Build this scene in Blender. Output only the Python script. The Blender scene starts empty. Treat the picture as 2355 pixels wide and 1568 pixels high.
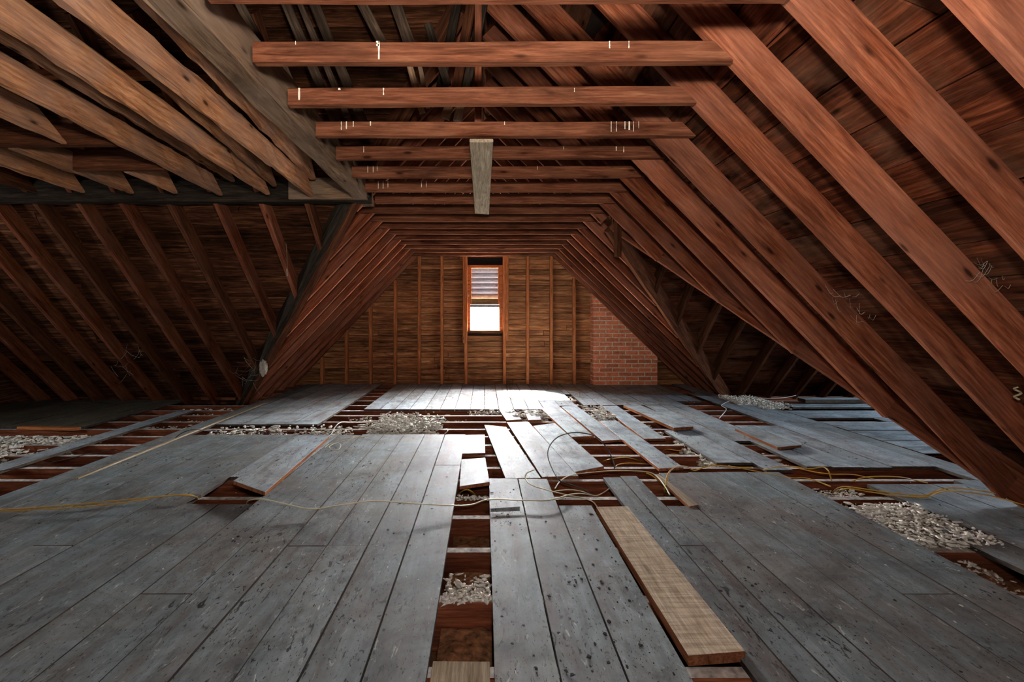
import bpy, math, random
from mathutils import Vector, Matrix
random.seed(7)
C = bpy.context.scene.collection
SC = bpy.context.scene
F = 1105.0          # focal length in pixels of the 2355 px frame
EYE = 1.10          # camera height over the floor boards (m)
HX, HY = 1113.0, 735.0   # vanishing point of the attic's long axis

# ---------------------------------------------------------------- camera
cam = bpy.data.objects.new('camera', bpy.data.cameras.new('camera'))
C.objects.link(cam)
cam.location = (0, 0, EYE)
cam.rotation_euler = (math.radians(90), 0, 0)
cam.data.sensor_width = 36
cam.data.lens = F / 2355 * 36
cam.data.shift_x = (1177.5 - HX) / 2355
cam.data.shift_y = -(784 - HY) / 2355
cam.data.clip_start = 0.02
SC.camera = cam

# ---------------------------------------------------------------- world, sun, lights, exposure
w = bpy.data.worlds.new('sky'); SC.world = w; w.use_nodes = True
bg = w.node_tree.nodes['Background']
bg.inputs[0].default_value = (0.80, 0.90, 1.0, 1); bg.inputs[1].default_value = 9.0

def light(name, kind, loc, rot, energy, color, size=None, size_y=None, spread=None, angle=None):
    d = bpy.data.lights.new(name, kind); o = bpy.data.objects.new(name, d); C.objects.link(o)
    o.location = loc; o.rotation_euler = [math.radians(a) for a in rot]
    d.energy = energy; d.color = color
    if kind == 'AREA':
        d.shape = 'RECTANGLE' if size_y else 'SQUARE'; d.size = size
        if size_y: d.size_y = size_y
        if spread: d.spread = math.radians(spread)
    if angle: d.angle = angle
    return o
# low sun falling through the pane of the far window onto the boards
sdir = Vector((0.64, -1.15, -1.10)).normalized()
sun = light('sun', 'SUN', (0, 12, 6), (0, 0, 0), 1700.0, (1.0, 0.92, 0.82), angle=math.radians(15))
sun.rotation_euler = sdir.to_track_quat('-Z', 'Y').to_euler()
# daylight through the far window
light('far_window_daylight', 'AREA', (0.03, 8.62, 1.20), (-90, 0, 0), 760, (1.0, 0.94, 0.88), 0.80, 0.80)
# added fill lamp low outside the window, carrying light deep into the attic
light('cloud_daylight', 'AREA', (0.0, 11.0, 1.75), (-90, 0, 0), 22000, (0.97, 0.98, 1.0), 5.0, 1.9)
# photographer's work light just above the camera, turned up to the rafters
light('work_light', 'AREA', (0.0, -0.05, 1.50), (146, 0, -14), 80, (1.0, 0.89, 0.78), 0.10)
light('work_light', 'AREA', (0.35, -0.15, 1.55), (142, 0, 55), 50, (1.0, 0.88, 0.76), 0.12)  # added second lamp, aimed up and left to brighten the wing ties
light('work_light', 'AREA', (0.1, -0.10, 1.45), (76, 0, 0), 15, (1.0, 0.93, 0.86), 0.15)  # added fill lamp, aimed forward and down at the near boards and gap
# daylight from the right wing's window, plus added fill lamps at rear and left
light('rear_window_daylight', 'AREA', (0.2, -2.45, 0.75), (90, 0, 0), 24, (0.92, 0.95, 1.0), 0.9, 0.9)
light('right_wing_daylight', 'AREA', (6.6, 4.9, 1.15), (0, 90, 0), 110, (0.66, 0.83, 1.0), 0.8, 0.8)
light('left_wing_daylight', 'AREA', (-5.9, 3.0, 1.0), (0, -90, 0), 40, (0.90, 0.95, 1.0), 0.6, 0.6)
SC.view_settings.view_transform = 'Standard'
SC.view_settings.look = 'None'
SC.view_settings.gamma = 1.0
SC.view_settings.use_curve_mapping = False
SC.view_settings.exposure = 0.15

# ---------------------------------------------------------------- materials
def lin(c):
    return tuple(((v/255)/12.92 if v/255 <= 0.04045 else (((v/255)+0.055)/1.055)**2.4) for v in c) + (1,)
def newmat(name):
    m = bpy.data.materials.new(name); m.use_nodes = True
    nt = m.node_tree; b = nt.nodes['Principled BSDF']
    return m, nt, b
def N(nt, t, **kw):
    n = nt.nodes.new(t)
    for k, v in kw.items(): setattr(n, k, v)
    return n
def ramp(nt, stops):
    r = N(nt, 'ShaderNodeValToRGB'); e = r.color_ramp.elements
    while len(e) < len(stops): e.new(0.5)
    for i, (p, c) in enumerate(stops):
        e[i].position = p; e[i].color = c if len(c) == 4 else lin(c)
    return r
def mixc(nt, a, b, fac, mode='MIX'):
    m = N(nt, 'ShaderNodeMix', data_type='RGBA', blend_type=mode)
    for sock, v in ((m.inputs[6], a), (m.inputs[7], b), (m.inputs[0], fac)):
        if hasattr(v, 'links') or hasattr(v, 'is_linked'): nt.links.new(v, sock)
        else: sock.default_value = v
    return m.outputs[2]
def coords(nt, sx, sy, sz):
    tc = N(nt, 'ShaderNodeTexCoord'); oi = N(nt, 'ShaderNodeObjectInfo')
    mu = N(nt, 'ShaderNodeVectorMath', operation='SCALE'); mu.inputs[0].default_value = (17, 31, 13)
    nt.links.new(oi.outputs['Random'], mu.inputs[3])
    ad = N(nt, 'ShaderNodeVectorMath', operation='ADD')
    nt.links.new(tc.outputs['Object'], ad.inputs[0]); nt.links.new(mu.outputs[0], ad.inputs[1])
    mp = N(nt, 'ShaderNodeMapping'); mp.inputs['Scale'].default_value = (sx, sy, sz)
    nt.links.new(ad.outputs[0], mp.inputs[0])
    return ad.outputs[0], mp.outputs[0], oi.outputs['Random']
def noise(nt, vec, scale, detail=6, rough=0.6, dist=0.0):
    n = N(nt, 'ShaderNodeTexNoise'); n.inputs['Scale'].default_value = scale
    n.inputs['Detail'].default_value = detail; n.inputs['Roughness'].default_value = rough
    n.inputs['Distortion'].default_value = dist
    nt.links.new(vec, n.inputs['Vector']); return n.outputs[0]
def wood(name, dark, mid, light_, stain=(30, 20, 16), stain_amt=0.5, knots=0.7, rough=0.72, var=0.35, bump=0.35, grey=None, grey_amt=.75, sawn=False):
    m, nt, b = newmat(name)
    base, st, rnd = coords(nt, 1.1, 16, 16)
    g = noise(nt, st, 2.4, 9, 0.65, 0.8)
    r = ramp(nt, [(0.28, dark), (0.5, mid), (0.72, light_)])
    nt.links.new(g, r.inputs[0]); col = r.outputs[0]
    g2 = noise(nt, st, 8.0, 6, 0.7, 0.3)
    rf = ramp(nt, [(0.38, (0.42, 0.42, 0.42, 1)), (0.65, (1, 1, 1, 1))]); nt.links.new(g2, rf.inputs[0])
    col = mixc(nt, col, rf.outputs[0], 0.7, 'MULTIPLY')
    if grey:
        gn = noise(nt, base, 2.2, 5, 0.6, 0.5)
        rg = ramp(nt, [(0.42, (0, 0, 0, 1)), (0.62, (1, 1, 1, 1))]); nt.links.new(gn, rg.inputs[0])
        gm = N(nt, 'ShaderNodeMath', operation='MULTIPLY'); gm.inputs[1].default_value = grey_amt
        nt.links.new(rg.outputs[0], gm.inputs[0])
        col = mixc(nt, col, lin(grey), gm.outputs[0])
    # water stains
    mp = N(nt, 'ShaderNodeMapping'); mp.inputs['Scale'].default_value = (0.8, 3.5, 3.5); nt.links.new(base, mp.inputs[0])
    s = noise(nt, mp.outputs[0], 2.0, 6, 0.62, 0.6)
    rs = ramp(nt, [(0.50, (0, 0, 0, 1)), (0.70, (1, 1, 1, 1))]); nt.links.new(s, rs.inputs[0])
    sm = N(nt, 'ShaderNodeMath', operation='MULTIPLY'); sm.inputs[1].default_value = stain_amt
    nt.links.new(rs.outputs[0], sm.inputs[0])
    col = mixc(nt, col, lin(stain), sm.outputs[0])
    # knots
    mk = N(nt, 'ShaderNodeMapping'); mk.inputs['Scale'].default_value = (3.4, 10, 10); nt.links.new(base, mk.inputs[0])
    v = N(nt, 'ShaderNodeTexVoronoi'); v.inputs['Scale'].default_value = 1.0; nt.links.new(mk.outputs[0], v.inputs['Vector'])
    rk = ramp(nt, [(0.06, (1, 1, 1, 1)), (0.14, (0.15, 0.15, 0.15, 1)), (0.26, (0, 0, 0, 1))]); nt.links.new(v.outputs['Distance'], rk.inputs[0])
    km = N(nt, 'ShaderNodeMath', operation='MULTIPLY'); km.inputs[1].default_value = knots
    nt.links.new(rk.outputs[0], km.inputs[0])
    col = mixc(nt, col, lin((28, 15, 10)), km.outputs[0])
    if sawn:
        ms = N(nt, 'ShaderNodeMapping'); ms.inputs['Scale'].default_value = (95, 5, 5); nt.links.new(base, ms.inputs[0])
        sn = noise(nt, ms.outputs[0], 1.0, 3, 0.6, 0.3); rs_ = ramp(nt, [(0.38, (0.66, 0.62, 0.58, 1)), (0.58, (1, 1, 1, 1))]); nt.links.new(sn, rs_.inputs[0])
        col = mixc(nt, col, rs_.outputs[0], 0.8, 'MULTIPLY')
    # per piece brightness
    mr = N(nt, 'ShaderNodeMapRange'); mr.inputs[3].default_value = 1 - var; mr.inputs[4].default_value = 1 + var
    nt.links.new(rnd, mr.inputs[0])
    cb = N(nt, 'ShaderNodeCombineColor')
    for i in range(3): nt.links.new(mr.outputs[0], cb.inputs[i])
    col = mixc(nt, col, cb.outputs[0], 1.0, 'MULTIPLY')
    nt.links.new(col, b.inputs['Base Color'])
    b.inputs['Roughness'].default_value = rough
    b.inputs['Specular IOR Level'].default_value = 0.0
    bp = N(nt, 'ShaderNodeBump'); bp.inputs['Strength'].default_value = bump; bp.inputs['Distance'].default_value = 0.006
    nt.links.new(g, bp.inputs['Height']); nt.links.new(bp.outputs[0], b.inputs['Normal'])
    return m
def flat(name, c, rough=0.7, spec=0.3, nz=0.0, sc=20):
    m, nt, b = newmat(name)
    b.inputs['Roughness'].default_value = rough; b.inputs['Specular IOR Level'].default_value = spec
    if nz:
        base, st, rnd = coords(nt, 1, 1, 1)
        n = noise(nt, base, sc, 6, 0.65)
        r = ramp(nt, [(0.3, tuple(int(v*(1-nz)) for v in c)), (0.7, tuple(min(255, int(v*(1+nz))) for v in c))])
        nt.links.new(n, r.inputs[0]); nt.links.new(r.outputs[0], b.inputs['Base Color'])
        bp = N(nt, 'ShaderNodeBump'); bp.inputs['Strength'].default_value = 0.5; bp.inputs['Distance'].default_value = 0.01
        nt.links.new(n, bp.inputs['Height']); nt.links.new(bp.outputs[0], b.inputs['Normal'])
    else: b.inputs['Base Color'].default_value = lin(c)
    return m
def floor_mat(name, a, b_, worn, worn_amt=0.6):
    m, nt, b = newmat(name)
    base, st, rnd = coords(nt, 0.9, 9, 9)
    geo = N(nt, 'ShaderNodeNewGeometry'); P = geo.outputs['Position']
    def fac(vec, scale, lo, hi, amt, detail=5, rough=.6, dist=.4):
        n = noise(nt, vec, scale, detail, rough, dist); r = ramp(nt, [(lo, (0, 0, 0, 1)), (hi, (1, 1, 1, 1))]); nt.links.new(n, r.inputs[0])
        q = N(nt, 'ShaderNodeMath', operation='MULTIPLY'); q.inputs[1].default_value = amt; nt.links.new(r.outputs[0], q.inputs[0]); return q.outputs[0], n
    def mul(x, y):
        q = N(nt, 'ShaderNodeMath', operation='MULTIPLY'); nt.links.new(x, q.inputs[0]); nt.links.new(y, q.inputs[1]); return q.outputs[0]
    def mapped(v, sc):
        mp = N(nt, 'ShaderNodeMapping'); mp.inputs['Scale'].default_value = sc; nt.links.new(v, mp.inputs[0]); return mp.outputs[0]
    g = noise(nt, st, 3.0, 8, 0.65, 0.5)
    r = ramp(nt, [(0.3, a), (0.7, b_)]); nt.links.new(g, r.inputs[0]); col = r.outputs[0]
    # paint rubbed through to brown wood, whole boards browner than others
    f, _ = fac(P, 1.1, .45, .62, worn_amt, 8, .65); col = mixc(nt, col, lin(worn), f)
    f, _ = fac(mapped(base, (1.2, 6, 6)), 1.0, .50, .68, .65, 7, .65); col = mixc(nt, col, lin((92, 72, 60)), f)
    # dark traffic smears and soot
    f, _ = fac(P, 2.6, .48, .68, .65, 8, .7, 1.2); col = mixc(nt, col, lin((50, 48, 48)), f)
    # fine specks in patches
    pm, _ = fac(P, 1.7, .40, .60, 1.0, 3, .5)
    f1, _ = fac(mapped(base, (16, 46, 46)), 1.0, .60, .64, 1.0, 4, .6, .9); col = mixc(nt, col, lin((22, 20, 20)), mul(f1, pm))
    f2, _ = fac(mapped(base, (60, 160, 160)), 1.0, .63, .67, .9, 3, .55, .4); col = mixc(nt, col, lin((28, 25, 24)), f2)
    # pale scuffs
    f3, _ = fac(mapped(base, (9, 30, 30)), 1.3, .62, .70, .6, 5, .65, 1.0); col = mixc(nt, col, lin((196, 196, 192)), f3)
    n5 = noise(nt, P, 6, 7, 0.72)
    r5 = ramp(nt, [(0.35, (0.70, 0.70, 0.70, 1)), (0.62, (1.12, 1.12, 1.12, 1))]); nt.links.new(n5, r5.inputs[0])
    col = mixc(nt, col, r5.outputs[0], 0.85, 'MULTIPLY')
    mr = N(nt, 'ShaderNodeMapRange'); mr.inputs[3].default_value = 0.85; mr.inputs[4].default_value = 1.12
    nt.links.new(rnd, mr.inputs[0]); cb = N(nt, 'ShaderNodeCombineColor')
    for i in range(3): nt.links.new(mr.outputs[0], cb.inputs[i])
    col = mixc(nt, col, cb.outputs[0], 1.0, 'MULTIPLY')
    nt.links.new(col, b.inputs['Base Color'])
    rr = N(nt, 'ShaderNodeMapRange'); rr.inputs[3].default_value = 0.55; rr.inputs[4].default_value = 0.85; b.inputs['Specular IOR Level'].default_value = 0.25
    nt.links.new(n5, rr.inputs[0]); nt.links.new(rr.outputs[0], b.inputs['Roughness'])
    bp = N(nt, 'ShaderNodeBump'); bp.inputs['Strength'].default_value = 0.35; bp.inputs['Distance'].default_value = 0.004
    nt.links.new(n5, bp.inputs['Height']); nt.links.new(bp.outputs[0], b.inputs['Normal'])
    return m

M = {}
M['red'] = wood('red_brown_timber', (70, 33, 21), (126, 70, 47), (164, 104, 75), (38, 22, 17), 0.5, 0.85, grey=(122, 82, 66), grey_amt=.45)
M['collar'] = wood('brown_tie_timber', (62, 33, 23), (114, 68, 48), (150, 100, 74), (32, 20, 16), 0.65, 0.85, var=0.2, grey=(118, 78, 58), grey_amt=.35)
M['tan'] = wood('weathered_tan_timber', (100, 64, 42), (170, 116, 80), (206, 152, 112), (92, 76, 70), 0.45, 0.9, grey=(134, 108, 94), grey_amt=.5, bump=0.6)
M['grey'] = wood('grey_old_timber', (80, 60, 46), (140, 112, 88), (178, 148, 120), (58, 44, 36), 0.65, 0.8, grey=(132, 112, 96), bump=0.7)
M['dark'] = wood('dark_sooty_timber', (36, 31, 27), (58, 50, 43), (82, 70, 58), (22, 18, 16), 0.6, 0.4)
M['brown'] = wood('dark_brown_timber', (50, 30, 22), (86, 52, 36), (116, 72, 48), (30, 20, 16), 0.4, 0.4)
M['orange'] = wood('orange_stud_timber', (130, 72, 42), (190, 116, 72), (216, 146, 98), (64, 38, 28), 0.35, 0.5, var=0.15)
M['sheath'] = wood('roof_board_wood', (40, 20, 13), (82, 42, 27), (132, 74, 48), (14, 10, 9), 0.97, 0.9, var=0.5, grey=(120, 92, 72), grey_amt=.3)
M['sheath2'] = wood('dark_roof_board_wood', (40, 25, 18), (78, 48, 33), (140, 90, 60), (15, 12, 9), 0.85, 0.7, var=0.5)
M['gable'] = wood('gable_board_wood', (80, 50, 32), (160, 104, 68), (222, 168, 118), (44, 33, 26), 0.7, 0.6, var=0.35, bump=.6)
M['pale'] = wood('pale_new_board', (206, 186, 162), (226, 208, 184), (238, 224, 204), (168, 142, 118), 0.3, 0.35, var=0.05, sawn=True)
M['palegrey'] = wood('pale_grey_board', (130, 116, 98), (166, 150, 128), (190, 174, 152), (98, 88, 76), 0.3, 0.3, var=0.05)
M['raw'] = wood('raw_cut_edge', (84, 48, 32), (140, 86, 58), (174, 116, 80), (60, 36, 26), 0.3, 0.1)
M['joist'] = wood('joist_timber', (68, 36, 25), (124, 70, 48), (156, 100, 72), (38, 26, 20), 0.6, 0.5)
M['dusty'] = flat('dust_on_joists', (158, 152, 146), 0.9, 0.2, 0.3, 30)
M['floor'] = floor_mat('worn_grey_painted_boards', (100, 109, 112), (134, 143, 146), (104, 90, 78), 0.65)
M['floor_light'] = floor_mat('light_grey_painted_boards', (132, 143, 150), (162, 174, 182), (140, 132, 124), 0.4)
M['floor_side'] = flat('grimy_board_edge', (58, 50, 45), 0.9, 0.1, 0.4, 12)
M['floor_green'] = floor_mat('dusty_olive_boards', (84, 80, 66), (112, 108, 90), (74, 66, 54), 0.5)
M['plaster'] = flat('old_plaster_back', (104, 70, 48), 0.9, 0.2, 0.6, 9)
M['insul'] = flat('grey_loose_insulation', (206, 200, 190), 1.0, 0.1, 0.18, 60)
M['dirt'] = flat('brown_dust_debris', (116, 84, 60), 1.0, 0.1, 0.6, 24)
M['chip'] = flat('dark_paint_chips', (34, 31, 30), 0.8, 0.2)
M['chipw'] = flat('pale_plaster_chips', (190, 186, 178), 0.8, 0.2)
M['yellow'] = flat('yellow_cable_sheath', (176, 134, 44), 0.45, 0.5)
M['cream'] = flat('cream_cable_sheath', (176, 164, 132), 0.5, 0.4)
M['white'] = flat('white_cable_sheath', (200, 200, 196), 0.5, 0.4)
M['black'] = flat('black_cable_sheath', (26, 25, 26), 0.45, 0.5)
M['drop'] = flat('white_dropping', (214, 206, 190), 0.9, 0.1)
M['tar'] = flat('black_tar_paper', (20, 19, 18), 0.9, 0.2, 0.3, 14)
M['web'] = flat('cobweb_silk', (150, 140, 128), 0.9, 0.1)
M['paint'] = flat('white_louvre_paint', (214, 208, 208), 0.6, 0.3, 0.08, 30)
M['louvre'] = flat('greyed_louvre_paint', (72, 69, 71), 0.8, 0.1, 0.15, 30)
M['louvre2'] = flat('bare_wood_louvre', (104, 74, 48), 0.8, 0.1, 0.15, 30)
M['mortar'] = flat('lime_mortar', (226, 204, 180), 0.95, 0.1, 0.2, 50)
M['roof'] = flat('roof_felt', (30, 22, 18), 0.95, 0.1)
def brick_mat():
    m, nt, b = newmat('red_brick')
    base, st, rnd = coords(nt, 1, 1, 1)
    n = noise(nt, base, 22, 6, 0.7)
    r = ramp(nt, [(0.25, (180, 96, 62)), (0.55, (226, 136, 96)), (0.8, (240, 172, 132))])
    nt.links.new(n, r.inputs[0])
    r2 = ramp(nt, [(0.0, (0.74, 0.66, 0.62, 1)), (0.5, (1, 1, 1, 1)), (1.0, (1.16, 1.0, 0.92, 1))]); nt.links.new(rnd, r2.inputs[0])
    nt.links.new(mixc(nt, r.outputs[0], r2.outputs[0], 1.0, 'MULTIPLY'), b.inputs['Base Color'])
    b.inputs['Roughness'].default_value = 0.9
    bp = N(nt, 'ShaderNodeBump'); bp.inputs['Strength'].default_value = 0.4; bp.inputs['Distance'].default_value = 0.004
    nt.links.new(n, bp.inputs['Height']); nt.links.new(bp.outputs[0], b.inputs['Normal'])
    return m
M['brick'] = brick_mat()
def glass_mat():
    m, nt, b = newmat('dusty_glass')
    b.inputs['Base Color'].default_value = (0.75, 0.78, 0.8, 1); b.inputs['Roughness'].default_value = 0.1
    t = N(nt, 'ShaderNodeBsdfTransparent'); x = N(nt, 'ShaderNodeMixShader'); x.inputs[0].default_value = 0.05
    nt.links.new(t.outputs[0], x.inputs[1]); nt.links.new(b.outputs[0], x.inputs[2])
    nt.links.new(x.outputs[0], nt.nodes['Material Output'].inputs[0])
    return m
M['glass'] = glass_mat()

# ---------------------------------------------------------------- helpers
def Wp(px, py, d):                        # measured pixel at a known depth -> metres
    return Vector(((px-HX)*d/F, d, EYE+(HY-py)*d/F))
def G(px, py, z=0.0):                     # measured pixel on a level plane -> metres
    d = (EYE-z)*F/(py-HY); return Vector(((px-HX)*d/F, d, z))
def tag(o, label=None, cat=None, group=None, kind=None):
    if label: o['label'] = label
    if cat: o['category'] = cat
    if group: o['group'] = group
    if kind: o['kind'] = kind
    return o
def empty(name, loc=(0, 0, 0)):
    o = bpy.data.objects.new(name, None); C.objects.link(o); o.location = loc; o.empty_display_size = 0.1
    return o
def link(name, verts, faces, mats, mat_idx=None, mw=None, parent=None, smooth=False):
    me = bpy.data.meshes.new(name); me.from_pydata(verts, [], faces)
    for m in (mats if isinstance(mats, (list, tuple)) else [mats]): me.materials.append(m)
    if mat_idx:
        for p, i in zip(me.polygons, mat_idx): p.material_index = i
    if smooth:
        for p in me.polygons: p.use_smooth = True
    me.update()
    o = bpy.data.objects.new(name, me); C.objects.link(o)
    if parent:
        o.parent = parent
        if mw is None: mw = Matrix.Identity(4)
        o.matrix_local = Matrix.Translation(-parent.location) @ mw
    elif mw is not None: o.matrix_world = mw
    return o
def frame(p0, p1, up):
    x = (p1-p0).normalized(); z = (up - x*up.dot(x)).normalized(); y = z.cross(x)
    m = Matrix((x, y, z)).transposed().to_4x4(); m.translation = p0
    return m, (p1-p0).length
def beam(name, p0, p1, wd, h, up=(0, 0, 1), mat='red', parent=None, cut0=0.0, cut1=0.0, ch=0.004, jit=0.002, seg=None, bow=0.0, cuty0=0.0, cuty1=0.0, mats=None):
    """a sawn timber: p0-p1 is the middle line of its underside, wd its thickness, h its depth along up"""
    p0, p1 = Vector(p0), Vector(p1); mw, L = frame(p0, p1, Vector(up))
    prof = [(-wd/2+ch, 0), (wd/2-ch, 0), (wd/2, ch), (wd/2, h-ch), (wd/2-ch, h), (-wd/2+ch, h), (-wd/2, h-ch), (-wd/2, ch)]
    n = seg or max(2, min(14, int(L/0.25)))
    V, Fc = [], []
    rn = random.Random(hash((round(p0.x, 3), round(p0.y, 3), round(p0.z, 3), round(L, 3))) & 0xffff)
    for i in range(n+1):
        t = i/n; bx = bow*math.sin(math.pi*t)
        for k, (y, z) in enumerate(prof):
            x = t*L + (cut0*(z/h) + cuty0*(y/wd+0.5))*(1-t) - (cut1*(z/h) + cuty1*(y/wd+0.5))*t
            j = jit if 0 < i < n else 0
            V.append((x, y+rn.uniform(-j, j), z+bx+rn.uniform(-j, j)))
    for i in range(n):
        for k in range(8):
            a = i*8+k; b = i*8+(k+1) % 8
            Fc.append((a, b, b+8, a+8))
    Fc.append(tuple(range(7, -1, -1))); Fc.append(tuple(n*8+k for k in range(8)))
    return link(name, V, Fc, mats or M[mat], mw=mw, parent=parent)
def board(name, q, thick, nrm, mat, parent=None, ch=0.003, edge=None, gap=0.0):
    """flat board: q = 4 corners of its seen face (0-1 and 3-2 are the long sides), nrm points to its back"""
    q = [Vector(c) for c in q]; nrm = Vector(nrm).normalized()
    x = ((q[1]-q[0]) + (q[2]-q[3])).normalized(); z = -(nrm - x*nrm.dot(x)).normalized(); y = z.cross(x)
    mw = Matrix((x, y, z)).transposed().to_4x4(); mw.translation = q[0]; inv = mw.inverted()
    l = [inv @ c for c in q]; c = sum(l, Vector())/4
    def ring(ins, depth):
        out = []
        for p in l:
            sx = -1 if p.x > c.x else 1; sy = -1 if p.y > c.y else 1
            out.append((p.x+sx*(ins+gap*0.5), p.y+sy*(ins+gap*0.5), p.z-depth))
        return out
    V = ring(ch, 0) + ring(0, ch) + ring(0, thick)
    if (l[1]-l[0]).cross(l[2]-l[0]).z > 0: s = [0, 1, 2, 3]
    else: s = [3, 2, 1, 0]
    Fc = [tuple(s)]; idx = [0]
    for r in (0, 4):
        for k in range(4):
            a, b = s[k], s[(k+1) % 4]
            Fc.append((r+a, r+4+a, r+4+b, r+b)); idx.append(0 if r == 0 else 1)
    Fc.append(tuple(8+k for k in reversed(s))); idx.append(1)
    return link(name, V, Fc, [M[mat], M[edge or mat]], idx, mw, parent)
def box(name, a, b, mat, parent=None, ch=0.003):
    a, b = Vector(a), Vector(b); m = (a+b)/2; s = (b-a)/2; V = []
    for sx in (-1, 1):
        for sy in (-1, 1):
            for sz in (-1, 1):
                V += [(sx*(s.x-ch), sy*(s.y-ch), sz*s.z), (sx*(s.x-ch), sy*s.y, sz*(s.z-ch)), (sx*s.x, sy*(s.y-ch), sz*(s.z-ch))]
    import bmesh
    bm = bmesh.new(); vs = [bm.verts.new(v) for v in V]; bmesh.ops.convex_hull(bm, input=vs)
    bmesh.ops.dissolve_limit(bm, angle_limit=0.01, verts=bm.verts, edges=bm.edges)
    me = bpy.data.meshes.new(name); bm.to_mesh(me); bm.free(); me.materials.append(M[mat])
    o = bpy.data.objects.new(name, me); C.objects.link(o)
    if parent: o.parent = parent; o.matrix_local = Matrix.Translation(m - parent.location)
    else: o.location = m
    return o
def catmull(P, n=8):
    P = [Vector(p) for p in P]; out = []
    Q = [P[0]*2-P[1]] + P + [P[-1]*2-P[-2]]
    for i in range(1, len(Q)-2):
        a, b, c, d = Q[i-1:i+3]
        for k in range(n):
            t = k/n
            out.append(0.5*((2*b) + (c-a)*t + (2*a-5*b+4*c-d)*t*t + (3*b-a-3*c+d)*t**3))
    out.append(P[-1]); return out
def tube(name, P, r, mat, parent=None, flat_=1.0, n=8, sides=6):
    pts = catmull(P, n); V, Fc = [], []
    for i, p in enumerate(pts):
        t = (pts[min(i+1, len(pts)-1)] - pts[max(i-1, 0)]).normalized()
        s = t.cross(Vector((0, 0, 1)))
        s = s.normalized() if s.length > 1e-3 else Vector((1, 0, 0)); u = s.cross(t)
        for k in range(sides):
            a = 2*math.pi*k/sides
            V.append(p + s*math.cos(a)*r + u*math.sin(a)*r*flat_)
    for i in range(len(pts)-1):
        for k in range(sides):
            a = i*sides+k; b = i*sides+(k+1) % sides
            Fc.append((a, b, b+sides, a+sides))
    Fc.append(tuple(range(sides-1, -1, -1))); Fc.append(tuple((len(pts)-1)*sides+k for k in range(sides)))
    o0 = pts[0].copy(); V = [v-o0 for v in V]
    return link(name, V, Fc, M[mat], mw=Matrix.Translation(o0), parent=parent, smooth=True)
ORD = ['first', 'second', 'third', 'fourth', 'fifth', 'sixth', 'seventh', 'eighth', 'ninth', 'tenth', 'eleventh', 'twelfth',
       'thirteenth', 'fourteenth', 'fifteenth', 'sixteenth', 'seventeenth', 'eighteenth', 'nineteenth', 'twentieth']

# ---------------------------------------------------------------- roof geometry (metres)
TIE_Z = 2.17
def dn(n): return 1.632 + 0.4026*n
X0 = {-2: 1.0, -1: 0.99, 0: 1.06, 1: 1.08, 2: 1.10, 3: 1.01, 4: 1.03, 5: 1.05, 6: 1.07, 7: 1.08, 8: 1.09, 9: 1.10, 16: 1.15}
def x0r(d):
    n = (d-0.024-1.632)/0.4026; ks = sorted(X0)
    if n <= ks[0]: return X0[ks[0]]
    if n >= ks[-1]: return X0[ks[-1]]
    for a, b in zip(ks, ks[1:]):
        if a <= n <= b: return X0[a] + (X0[b]-X0[a])*(n-a)/(b-a)
def cr(d): return 0.945 + 0.10*max(0, min(1, (d-1.6)/5.5))
def xr(z, d): return x0r(d) + (TIE_Z-z)*cr(d)          # underside of the right main rafters
def xl(z, d): return -1.13 - (2.16-z)*0.954            # underside of the left main rafters
def xrs(z, d): return 1.07 + (TIE_Z-z)*cr(d) + 0.225    # inner face of the right roof boards
def xls(z, d): return xl(z, d) - 0.205
RX, RZ = -0.03, 3.28
LW_FAR = 6.50; RW_FAR = 6.92; RW_NEAR = 2.80
def lw_near_d(z): return 3.1 - (3.3-z)/0.54
EAVE = -0.24
FARW = 8.33; BACK = -2.6; LEND = -6.2; REND = 7.0

def slope_planks(parent, surf, nrm, z0, z1, dz, rng, mat, lens=(2.0, 4.0), th=0.02):
    """rows of roof boards; surf(z, t)->point, rng(z)->list of (t0, t1) at that height"""
    rn = random.Random(int(abs(z0*77)+abs(nrm[0]*31)+abs(nrm[1]*13)*5+3)); z = z0
    while z < z1-0.02:
        zt = min(z1, z+dz*rn.uniform(0.85, 1.15))
        lo, hi = rng(z), rng(zt)
        for (a0, b0), (a1, b1) in zip(lo, hi):
            if max(b0-a0, b1-a1) < 0.06: continue
            b0, b1 = max(b0, a0+0.01), max(b1, a1+0.01)
            L = b0-a0; t = a0; cuts = [0.0]
            while t < b0: 
                t += rn.uniform(*lens)
                if t < b0-0.6: cuts.append((t-a0)/L)
            cuts.append(1.0)
            off = rn.uniform(0, 0.004)
            for u, v in zip(cuts, cuts[1:]):
                q = [surf(z, a0+(b0-a0)*u), surf(z, a0+(b0-a0)*v), surf(zt, a1+(b1-a1)*v), surf(zt, a1+(b1-a1)*u)]
                q = [Vector(c)+Vector(nrm).normalized()*(off+rn.uniform(0, 0.002)) for c in q]
                board('plank', q, th, nrm, mat, parent, ch=0.004, gap=0.004)
        z = zt
def skin(name, quads, mat='roof'):
    V, Fc = [], []
    for q in quads:
        k = len(V); V += [tuple(p) for p in q]; Fc.append((k, k+1, k+2, k+3))
    return V, Fc

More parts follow.
